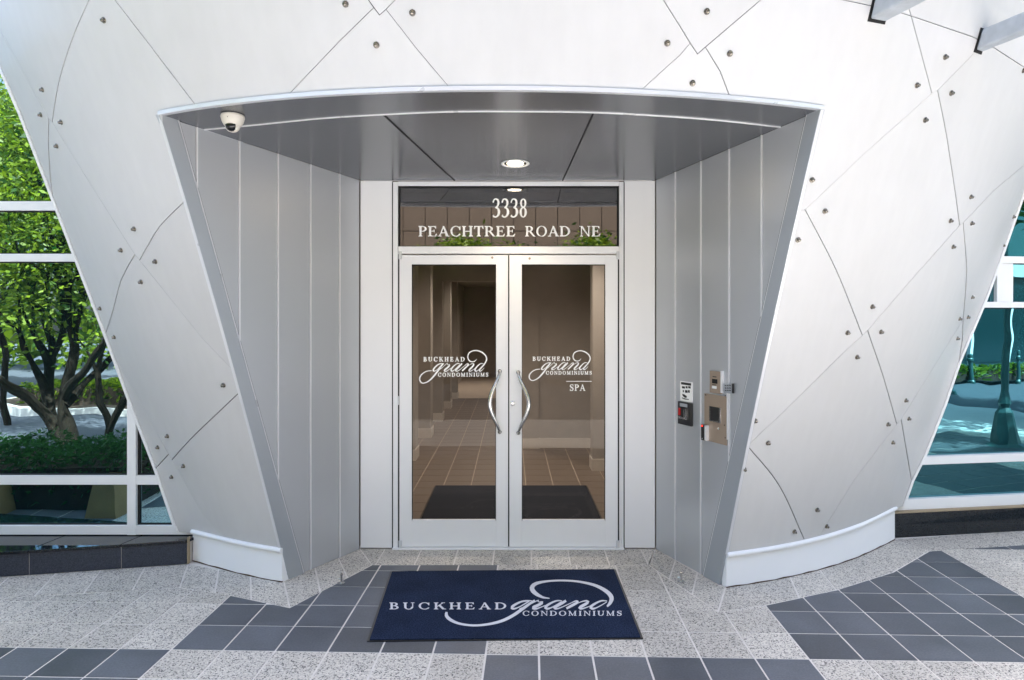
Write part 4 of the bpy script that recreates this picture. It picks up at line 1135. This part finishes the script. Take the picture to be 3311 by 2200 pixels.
marks(sg, [(1571, 1594, 880.5, 886), (1573, 1580, 890, 895), (1581.5, 1586, 890, 895), (1587.5, 1593, 890, 895), (1575, 1577.5, 899, 904), (1580, 1586, 899, 905), (1587, 1591, 899, 905)])
n = wall_n(1)
MB().slab([wq(u, v, .0048) for u, v in ((1573.5, 908), (1578, 909), (1584, 913), (1584, 917), (1580, 917), (1575, 913))], -n*.0006).build('printed_mark', M['black'], sg)
MB().slab([wq(u, v, .0048) for u, v in ((1573, 916), (1582, 919), (1589, 920), (1589, 921.5), (1580, 921), (1573, 918))], -n*.0006).build('printed_mark', M['black'], sg)
kb = wplate('switch_box', 1567.5, 1598, 924.5, 976, .0005, .022, M['black'], bevel=.003)
tag(kb, 'black key switch box with a red tab below the white sign', 'switch box')
wplate('red_tab', 1571, 1575, 940, 956, .022, .030, M['redplastic'], kb)
wplate('face_plate', 1575.5, 1583.5, 937, 960, .022, .027, M['blackgap'], kb)
wplate('chrome_lever', 1584, 1589.5, 942, 961, .022, .034, M['steel'], kb, .001)
wplate('chrome_lever', 1571, 1589.5, 959, 963.5, .022, .030, M['steel'], kb, .001)
wplate('label_strip', 1573, 1590, 928.5, 936, .022, .0235, M['flange'], kb)
kp = wplate('buzzer_plate', 1641, 1665.5, 854.5, 904.5, .0005, .020, M['bronze'], bevel=.0015)
tag(kp, 'small bronze buzzer box above the larger intercom plate', 'buzzer')
wplate('side_edge', 1665.7, 1669, 855, 905, .0005, .019, M['batten'], kp)
wplate('display', 1647, 1659, 873, 883, .020, .022, M['blackgap'], kp)
wplate('printed_mark', 1648, 1657, 867, 869, .020, .0206, M['black'], kp)
wplate('printed_mark', 1647, 1656, 885.5, 887, .020, .0206, M['black'], kp)
wplate('push_button', 1647.5, 1657.5, 889, 895, .020, .025, M['vinyl'], kp, .001)
ip_ = wplate('intercom_plate', 1625.5, 1677, 906.5, 1014, .0005, .008, M['bronze'], bevel=.001)
tag(ip_, 'large bronze intercom plate with a dark square window and four corner screws', 'intercom')
wplate('side_edge', 1677.2, 1679.2, 906, 1013, .0005, .0085, M['batten'], ip_)
wplate('window_bezel', 1638, 1664.5, 935.5, 970, .008, .013, M['steel'], ip_, .001)
wplate('window', 1641, 1661, 936.5, 968.5, .013, .0145, M['black'], ip_)
for u, v in ((1629, 910.5), (1674, 912), (1672, 980), (1674, 1009)):
    MB().lathe(wq(u, v, .008), n, [(.005, 0), (.005, .002), (.003, .003)], 10).build('screw', M['bolt'], ip_)
MB().lathe(wq(1659, 988, .008), n, [(.009, 0), (.009, .006), (.006, .009), (.002, .009)], 14).build('call_button', M['steel'], ip_, smooth=True)
cd = wplate('card_reader', 1625, 1632.5, 977.5, 1013, .009, .036, M['black'], bevel=.002)
tag(cd, 'slim black card reader with red light at lower left of the intercom plate', 'card reader')
wplate('reader_side', 1632.7, 1636.5, 980, 1014, .009, .034, M['batten'], cd)
MB().lathe(wq(1628, 981, .036), n, [(.0055, 0), (.0055, .002), (.003, .003)], 10).build('indicator_light', M['red'], cd)
MB().lathe(wq(1628, 1010, .036), n, [(.003, 0), (.003, .002)], 8).build('screw', M['vinyl'], cd)
ns = wplate('notice_plate', 1671.5, 1691, 884, 905, .010, .013, M['flange'])
tag(ns, 'tiny grey notice plate with dark lettering right of the buzzer box', 'notice')
wplate('side_edge', 1691, 1694, 884.3, 906, .006, .016, M['black'], ns)
for r_ in range(3): 
    for c_ in range(3): wplate('printed_mark', 1674.5+c_*5, 1678+c_*5, 887.5+r_*5.5, 890+r_*5.5, .013, .0135, M['black'], ns)

# ================================================================== SOFFIT FITTINGS
sn = Vector((0, SRISE, 1)).normalized()*-1   # pointing down from the soffit
c = soff_pt(1188, 377)
dl_ = thing('downlight', 'small round recessed downlight glowing in the soffit above the transom', 'light', c)
MB().lathe(c, -sn*-1, [(.106, -.001), (.106, .004), (.098, .006), (.085, .004), (.080, -.0), (.062, -.0)], 36).build('trim_ring', M['white'], dl_, smooth=True)
MB().lathe(c+sn*.0005, sn, [(.079, 0), (.060, .001)], 30).build('reflector', M['domewhite'], dl_)
MB().lathe(c+sn*.002, sn, [(.060, 0), (.052, .003), (.02, .005)], 28).build('lamp', M['lampglow'], dl_, smooth=True)
MB().lathe(c, sn, [(.109, -.001), (.109, .002)], 36).build('shadow_gap', M['blackgap'], dl_)
ld = bpy.data.lights.new('downlight_bulb', 'SPOT'); ld.energy = 5; ld.color = (1, .82, .6); ld.spot_size = radians(110); ld.spot_blend = .8; ld.shadow_soft_size = .04
lo = bpy.data.objects.new('bulb', ld); COL.objects.link(lo); lo.parent = dl_; lo.location = (0, 0, -.03)

c = soff_pt(537, 266)
sc_ = thing('security_camera', 'cream dome security camera mounted at the left end of the soffit', 'security camera', c)
MB().lathe(c, sn, [(.086, 0), (.086, .006)], 32).build('mount_ring', M['black'], sc_)
MB().lathe(c+sn*.006, sn, [(.083, 0), (.086, .012), (.083, .016), (.083, .02), (.076, .045), (.064, .068), (.056, .074), (.05, .074)], 36).build('housing', M['domewhite'], sc_, smooth=True)
MB().lathe(c+sn*.074, sn, [(.055, 0), (.054, .010), (.047, .030), (.034, .044), (.016, .052), (.004, .054)], 30).build('dome_rim', M['domewhite'], sc_, smooth=True)
dm = MB().lathe(c+sn*.078+Vector((0, -.010, 0)), sn, [(.047, -.004), (.0475, .006), (.042, .024), (.031, .038), (.015, .046), (.003, .048)], 30).build('dome', M['black'], sc_, smooth=True)
dm.data.materials.clear()
gm, gnt, gp = newmat('smoked_dome'); gp.inputs['Base Color'].default_value = (.004, .004, .005, 1); gp.inputs['Roughness'].default_value = .05; dm.data.materials.append(gm)
MB().lathe(c+sn*.035+Vector((-.005, -.0765, 0)), (0, -1, 0), [(.004, 0), (.003, .004)], 8).build('screw', M['black'], sc_)
sc_.scale = (.8, .8, .8)

# ================================================================== FLOOR BUMPERS
for (u, v), lb in (((787, 1345), 'small steel door stop on the dark tiles left of the doormat'), ((1570, 1341), 'small steel door stop on the pale tiles right of the doormat')):
    p = on_floor(u, v)
    t = thing('door_stop', lb, 'door stop', p, 'door stops either side of the mat')
    MB().lathe(p+Vector((0, 0, .001)), (0, 0, 1), [(.026, 0), (.026, .004), (.012, .006)], 18).build('base_plate', M['steel'], t, smooth=True)
    MB().lathe(p+Vector((0, 0, .006)), (0, 0, 1), [(.008, 0), (.008, .05), (.011, .052), (.011, .066), (.006, .07)], 14).build('post', M['steel'], t, smooth=True)
    MB().tube([p+Vector((-.025, .01, .028)), p+Vector((.0, 0, .03))], .005, 8).build('hook_arm', M['steel'], t, smooth=True)

# ================================================================== CANOPY BEAMS
bd = Vector((.30, -1, 0)).normalized(); bs = Vector((1, .30, 0)).normalized()
for (u, v), wdt, hgt, lb in (((2002, 46), .115, .16, 'thick galvanised steel canopy beam leaving the cladding at upper right'), ((2246, 117), .075, .115, 'slimmer galvanised steel canopy beam nearest the right edge')):
    P = unp(u, v); n_ = Fn(P.x, P.z)
    t = thing('canopy_beam', lb, 'beam', P, 'galvanised beams holding the canopy')
    a = P-bd*.02
    cr = lambda o_, e=0: [o_+Vector((0, 0, -e)), o_+bs*(wdt+e)+Vector((0, 0, -e)), o_+bs*(wdt+e)+Vector((0, 0, hgt)), o_+Vector((0, 0, hgt))]
    A = [q_+bd*((F(q_.x, q_.z)-q_.y)/bd.y if False else 0) for q_ in cr(a)]
    def pull(q_):       # slide a corner along the beam until it touches the cladding
        for _ in range(30): q_ = q_+bd*((F(q_.x, q_.z)-q_.y)/bd.y*.7)
        return q_
    nearq = [pull(q_)-bd*.0+bd*.008 for q_ in cr(a)]
    farq = [q_+bd*2.6 for q_ in cr(P)]
    MB().hexa(nearq, farq).build('tube', M['galv'], t, bevel=.012)
    cq = [pull(q_) for q_ in cr(a-bs*.010+Vector((0, 0, -.010)))]
    cq2 = [pull(q_) for q_ in [a-bs*.006+Vector((0, 0, -.009)), a+bs*(wdt+.006)+Vector((0, 0, -.009)), a+bs*(wdt+.006)+Vector((0, 0, hgt+.008)), a-bs*.006+Vector((0, 0, hgt+.008))]]
    MB().hexa([q_+bd*.004 for q_ in cq2], [q_-bd*.01 for q_ in cq2]).build('opening_gasket', M['blackgap'], t)

# ================================================================== THE OTHER SIDE: met in the reflections
def leaves(rng, centers, per, rad, size, keep=None):
    vs = []; fs = []
    for c in centers:
        for _ in range(per):
            d = Vector((rng.gauss(0, 1), rng.gauss(0, 1), rng.gauss(0, .75)))*rad*.55
            p = Vector(c)+d
            if keep and not keep(p): continue
            a = Vector((rng.uniform(-1, 1), rng.uniform(-1, 1), rng.uniform(-.6, .6))).normalized(); b = a.orthogonal().normalized()
            b = (b*cos(rng.uniform(0, 6))+a.cross(b)*sin(rng.uniform(0, 6))).normalized()
            s_ = size*rng.uniform(.6, 1.3); n0 = len(vs)
            vs += [p-a*s_, p+b*s_*.45, p+a*s_, p-b*s_*.45]; fs.append((n0, n0+1, n0+2, n0+3))
    return vs, fs
def grow_tree(rng, tb, tips, p, d, r, L, depth, spread, forks, maxd=5, wob=.22):
    pts = [p]; rr = [r]; q = Vector(p); n = 4
    for i in range(n):
        d = (d+Vector((rng.uniform(-wob, wob), rng.uniform(-wob, wob), rng.uniform(-.05, .16)))).normalized()
        q = q+d*(L/n); pts.append(q.copy()); rr.append(r*(1-.38*(i+1)/n))
        if depth >= 2: tips.append(q.copy())
    tb.tube(pts, rr, 8 if depth < 3 else 4, cap=False)
    if depth >= maxd: return
    k = forks if depth == 0 else rng.choice((2, 2, 3))
    for j in range(k):
        a = 2*pi*(j+rng.uniform(-.2, .2))/k; s_ = rng.uniform(.45, .85)*spread
        nd = (d+Vector((cos(a)*s_, sin(a)*s_, rng.uniform(.0, .25)))).normalized()
        grow_tree(rng, tb, tips, q.copy(), nd, rr[-1]*rng.uniform(.66, .82), L*rng.uniform(.66, .85), depth+1, spread, forks, maxd, wob)
def clear_of_view(p):            # the crown stops short of the entrance forecourt
    return abs(p.x) > 1.6+.80*max(p.y, 0) or p.y < -1
def tree(label, base, height, spread, seed, forks=3, trunk_r=.17, per=46, leafsize=.075, trunk_h=1.1, lm='leaf', lean=(0, 0)):
    t = thing('shade_tree', label, 'tree', base); k = 1.0
    base = Vector(base)
    for _ in range(2):
        rng = random.Random(seed); tb = MB(); tips = []
        grow_tree(rng, tb, tips, base.copy(), Vector((lean[0], lean[1], 1)).normalized(), trunk_r, trunk_h*k, 0, spread*1.0, forks) if k != 1.0 else \
            grow_tree(rng, tb, tips, base.copy(), Vector((lean[0], lean[1], 1)).normalized(), trunk_r, trunk_h, 0, spread, forks)
        k = height/max(1.0, max(p.z for p in tips))*(k if k != 1.0 else 1.0)
        if _ == 0: k1 = k
    tb.build('trunk', M['bark'], t, smooth=True)
    vs, fs = leaves(rng, tips, per, .34*k1, leafsize, clear_of_view)
    bake('crown', vs, fs, M[lm], t, False, base+Vector((0, 0, height*.6)))
    return t
def hedge(name, label, x0, x1, y0, y1, h, seed, dens=2600, lm='leafdark', size=.03):
    rng = random.Random(seed); n = int(dens*(x1-x0)*(y1-y0)); vs = []; fs = []
    for _ in range(n):
        x, y = rng.uniform(x0, x1), rng.uniform(y0, y1); z = h*rng.random()**.45+.04*sin(x*7)+.03*sin(y*9)
        p = Vector((x, y, max(.02, z))); a = Vector((rng.uniform(-1, 1), rng.uniform(-1, 1), rng.uniform(-.2, .9))).normalized(); b = a.orthogonal().normalized()
        s_ = size*rng.uniform(.7, 1.4); n0 = len(vs); vs += [p-a*s_, p+b*s_*.55, p+a*s_, p-b*s_*.55]; fs.append((n0, n0+1, n0+2, n0+3))
    t = thing(name, label, 'hedge', ((x0+x1)/2, (y0+y1)/2, 0))
    bake('foliage', vs, fs, M[lm], t, False, ((x0+x1)/2, (y0+y1)/2, 0))
    MB().box(x0+.06, x1-.06, y0+.06, y1-.06, 0, h*.72).build('twigs', M['soil'], t)
    return t
mirL = lambda x, y: (x, 2*(WY+.045)-y)          # mirror in the left window
# left forecourt
def left_tree():
    """many-stemmed tree; limbs follow the survey of its mirror image, then fork freely"""
    YV = 9.3; yv0 = 2*(WY+.05)
    def mp(u, v, dy=0.0): Yq = YV+dy; return Vector(((u-U0)*Yq/FP, yv0-Yq, EYE-(v-V0)*Yq/FP))
    base = mp(160, 1030); base.z = -.08
    t = thing('shade_tree', 'large many-stemmed shade tree forking low beside the hedge left of the forecourt', 'tree', base)
    rng = random.Random(12); tb = MB(); tips = []
    limbs = [([(175, 1052, 0), (150, 1008, 0), (128, 985, 0), (95, 945, -.1), (60, 915, -.3), (10, 880, -.5), (-60, 830, -.6)], [.17, .14, .115, .085, .08, .07, .06]),
             ([(150, 1008, 0), (120, 966, .1), (109, 911, .2), (110, 857, .3), (116, 800, .3), (100, 730, .3), (70, 650, .4), (30, 560, .5)], [.14, .10, .08, .075, .07, .06, .055, .045]),
             ([(170, 1045, 0), (160, 990, 0), (146, 940, 0), (158, 875, 0), (170, 820, 0), (168, 770, .1), (186, 690, .2), (176, 600, .3)], [.16, .13, .10, .085, .07, .065, .055, .045]),
             ([(150, 915, 0), (175, 878, -.1), (204, 849, -.2), (233, 806, -.3), (262, 760, -.3), (300, 690, -.2)], [.085, .07, .065, .06, .05, .04]),
             ([(155, 930, 0), (196, 886, .2), (225, 860, .3), (268, 820, .4), (330, 770, .5)], [.08, .06, .055, .05, .04]),
             ([(112, 830, .3), (140, 770, .2), (150, 700, .0), (130, 620, -.1), (125, 520, -.1)], [.06, .055, .05, .045, .04]),
             ([(240, 1068, .5), (247, 1017, .5), (251, 988, .4), (276, 944, .3), (310, 905, .2), (370, 850, .1)], [.13, .09, .08, .07, .06, .05])]
    for P, rr in limbs:
        pts = [mp(*q_) for q_ in P]; Q = smooth_line([(*p, r_) for p, r_ in zip(pts, rr)], .09) if False else None
        S4 = [Vector((*p, r_*.78)) for p, r_ in zip(pts, rr)]; S4 = smooth_line(S4, .10)
        tb.tube([Vector(q_[:3]) for q_ in S4], [q_[3] for q_ in S4], 9)
        for i_ in range(2, len(pts)):
            d = (pts[i_]-pts[i_-1]).normalized()
            if i_ == len(pts)-1 or rng.random() < .45:
                grow_tree(rng, tb, tips, pts[i_], (d+Vector((rng.uniform(-.7, .5), rng.uniform(-.6, .6), .5))).normalized(), rr[i_]*.62, rng.uniform(.65, .95), 1, .9, 3, 4, .25)
    tips = [p for p in tips if p.z > 1.45]
    tb.build('trunk', M['bark'], t, smooth=True)
    vs, fs = leaves(rng, tips, 17, .42, .045, clear_of_view)
    extra = [(rng.uniform(-9.5, -3.6), rng.uniform(-.6, 3.0), rng.uniform(2.3, 5.8)) for _ in range(34)]
    v2, f2 = leaves(rng, extra, 60, .42, .045, clear_of_view)
    n0 = len(vs); vs += v2; fs += [tuple(i_+n0 for i_ in f) for f in f2]
    bake('crown', vs, fs, M['leaf'], t, False, base+Vector((0, 0, 3.5)))
left_tree()
tree('second shade tree further down the drive at left', (-9.2, -1.8, -.08), 6.8, 1.0, 5, 3, .07, 22, .065, .8)
tree('slender shade tree by the round traffic island', (-6.8, -4.6, -.08), 6.4, .9, 23, 3, .045, 30, .07, 1.2)
tree('broad shade tree far down the drive', (-13.5, -6.5, -.08), 7.5, 1.0, 31, 3, .2, 30, .14, 1.6)
hedge('clipped_hedge', 'low clipped hedge along the forecourt planting bed at left', -7.2, -3.72, 2.9, 4.05, .56, 3)
for x in (-4.97, -3.81): 
    b = MB().hexa([(x-.15, 3.95, 0), (x+.15, 3.95, 0), (x+.09, 4.0, .36), (x-.09, 4.0, .36)], [(x-.15, 4.3, 0), (x+.15, 4.3, 0), (x+.09, 4.25, .36), (x-.09, 4.25, .36)])
    tag(b.build('stone_pier', M['planter']), 'tapered tan stone pier at the hedge, %s one' % ('outer' if x < -4 else 'inner'), 'pier')
# round island with kerb and shrubs
ring = [(-8.6+2.6*cos(a), -4.4+1.3*sin(a)) for a in [2*pi*k/36 for k in range(36)]]
isl = MB().slab([Vector((x, y, .07)) for x, y in ring], Vector((0, 0, -.16))).build('traffic_island', M['kerb']); tag(isl, kind='structure')
MB().slab([Vector((-8.6+(x+8.6)*.93, -4.4+(y+4.4)*.88, .074)) for x, y in ring], Vector((0, 0, -.02))).build('mulch', M['soil'], isl)
hedge('island_shrubs', 'bright green shrubs planted on the round traffic island', -10.4, -7.0, -5.1, -3.7, .5, 8, 1500, 'leaf', .05)
def bollard(x, y, lb):
    t = thing('bollard', lb, 'bollard', (x, y, -.08), 'iron bollards along the drive')
    MB().lathe((x, y, -.08), (0, 0, 1), [(.10, 0), (.10, .06), (.07, .10), (.065, .72), (.085, .74), (.085, .79), (.06, .82), (.07, .86), (.05, .93), (.01, .96)], 14).build('post', M['tealpost'], t, smooth=True)
bollard(-5.6, -.55, 'dark green iron bollard beside the tree at left')
# right forecourt
def mirR(P):
    P = Vector(P); g = rp-rn*.05; return P-2*((P-g).dot(rn))*rn
def lamp(x, y, lb):
    t = thing('lamp_post', lb, 'lamp post', (x, y, -.08), 'dark green lamp posts in the forecourt')
    MB().lathe((x, y, -.08), (0, 0, 1), [(.26, 0), (.26, .07), (.17, .12), (.11, .55), (.065, .62), (.085, .68), (.045, .9), (.036, 3.4), (.08, 3.45), (.04, 3.5)], 8).build('column', M['tealpost'], t)
    MB().lathe((x, y, 3.42), (0, 0, 1), [(.08, 0), (.2, .12), (.22, .4), (.1, .6), (.02, .66)], 14).build('globe', M['domewhite'], t, smooth=True)
p = mirR((7.25, 10.0, 0)); lamp(p.x, p.y, 'lamp post with flared base reflected in the right window')
p = mirR((11.2, 17.5, 0)); lamp(p.x, p.y, 'further lamp post across the forecourt')
for (u, Yv), lb in zip(((2237, 20.0), (2352, 20.5)), ('dark green iron bollard left of the lamp post', 'dark green iron bollard right of the lamp post')):
    p = mirR(((u-U0)*Yv/FP, Yv, 0)); bollard(p.x, p.y, lb)
p0 = mirR((10, 18.3, 0)); p1 = mirR((24, 19.0, 0))
hx0, hx1 = min(p0.x, p1.x), max(p0.x, p1.x)
hedge('far_hedge', 'bright green low hedge across the forecourt at right', 10.0, 24.0, -5.3, -4.6, .45, 9, 900, 'leaf', .07)
tree('tall shade tree right of the forecourt', (11.5, 1.5, -.08), 7.2, 1.0, 41, 3, .2, 30, .12, 1.8)
tree('young shade tree closest to the right windows', (11.8, 4.2, -.08), 6.6, 1.1, 61, 3, .09, 40, .08, 1.6, 'leafdark')
tree('shade tree between the right lamp posts', (14.6, 2.0, -.08), 7.0, 1.1, 67, 3, .1, 40, .09, 1.7, 'leafdark')
tree('broad shade tree across the drive at right', (7.4, -2.5, -.08), 7.0, 1.0, 47, 3, .2, 30, .12, 1.9)
# brown stone building straight across
bb = thing('brown_stone_building', 'brown stone panelled building across the drive from the entrance', 'building', (0, -14, 0))
MB().box(-7.2, 9.0, -20, -14.06, -.1, 13).build('wall', M['blackgap'], bb)
for i in range(20):
    for j in range(5):
        x = -7.2+i*.81
        MB().box(x+.012, x+.798, -14.05, -13.98+.004*((i*7+j*3) % 5), -.1+j*2.6+.012, -.1+(j+1)*2.6-.012).build('stone_panel', M['brownwall'], bb)
tree('small round-headed tree before the brown building, left one', (-1.9, -9.5, -.08), 4.25, .9, 51, 3, .06, 30, .08, 1.0)
tree('small round-headed tree before the brown building, right one', (2.9, -9.0, -.08), 4.15, .9, 53, 3, .06, 30, .08, 1.0)
# glass office block across the drive at right
gb = thing('glass_office_block', 'dark glass office block across the drive at right', 'building', (18, -12, 0))
MB().box(10, 34, -20, -10.05, -.1, 16).build('wall', M['tealpost'], gb)
for i in range(12):
    MB().box(10.1+i*2, 11.9+i*2, -10.05, -10.0, .2, 3.6).build('window', M['officeglass'], gb)
    MB().box(9.95+i*2, 10.07+i*2, -10.1, -9.9, 0, 4.2).build('mullion', M['white'], gb)
MB().box(10, 34, -10.1, -9.85, 3.65, 4.1).build('fascia', M['kerb'], gb)
# distant tree belt closing the view down the drive at left
def belt(name, label, x0, x1, y, h, seed, n):
    rng = random.Random(seed); cs = [(rng.uniform(x0, x1), y+rng.uniform(-2, 2), rng.uniform(.1, h)) for _ in range(n)]
    vs, fs = leaves(rng, cs, 60, 1.0, .20)
    o = bake(name, vs, fs, M['leaf'], None, False, ((x0+x1)/2, y, 0)); tag(o, label, 'trees', kind='stuff')
belt('far_trees', 'belt of trees beyond the drive', -34, -8, -17, 6.5, 77, 300)
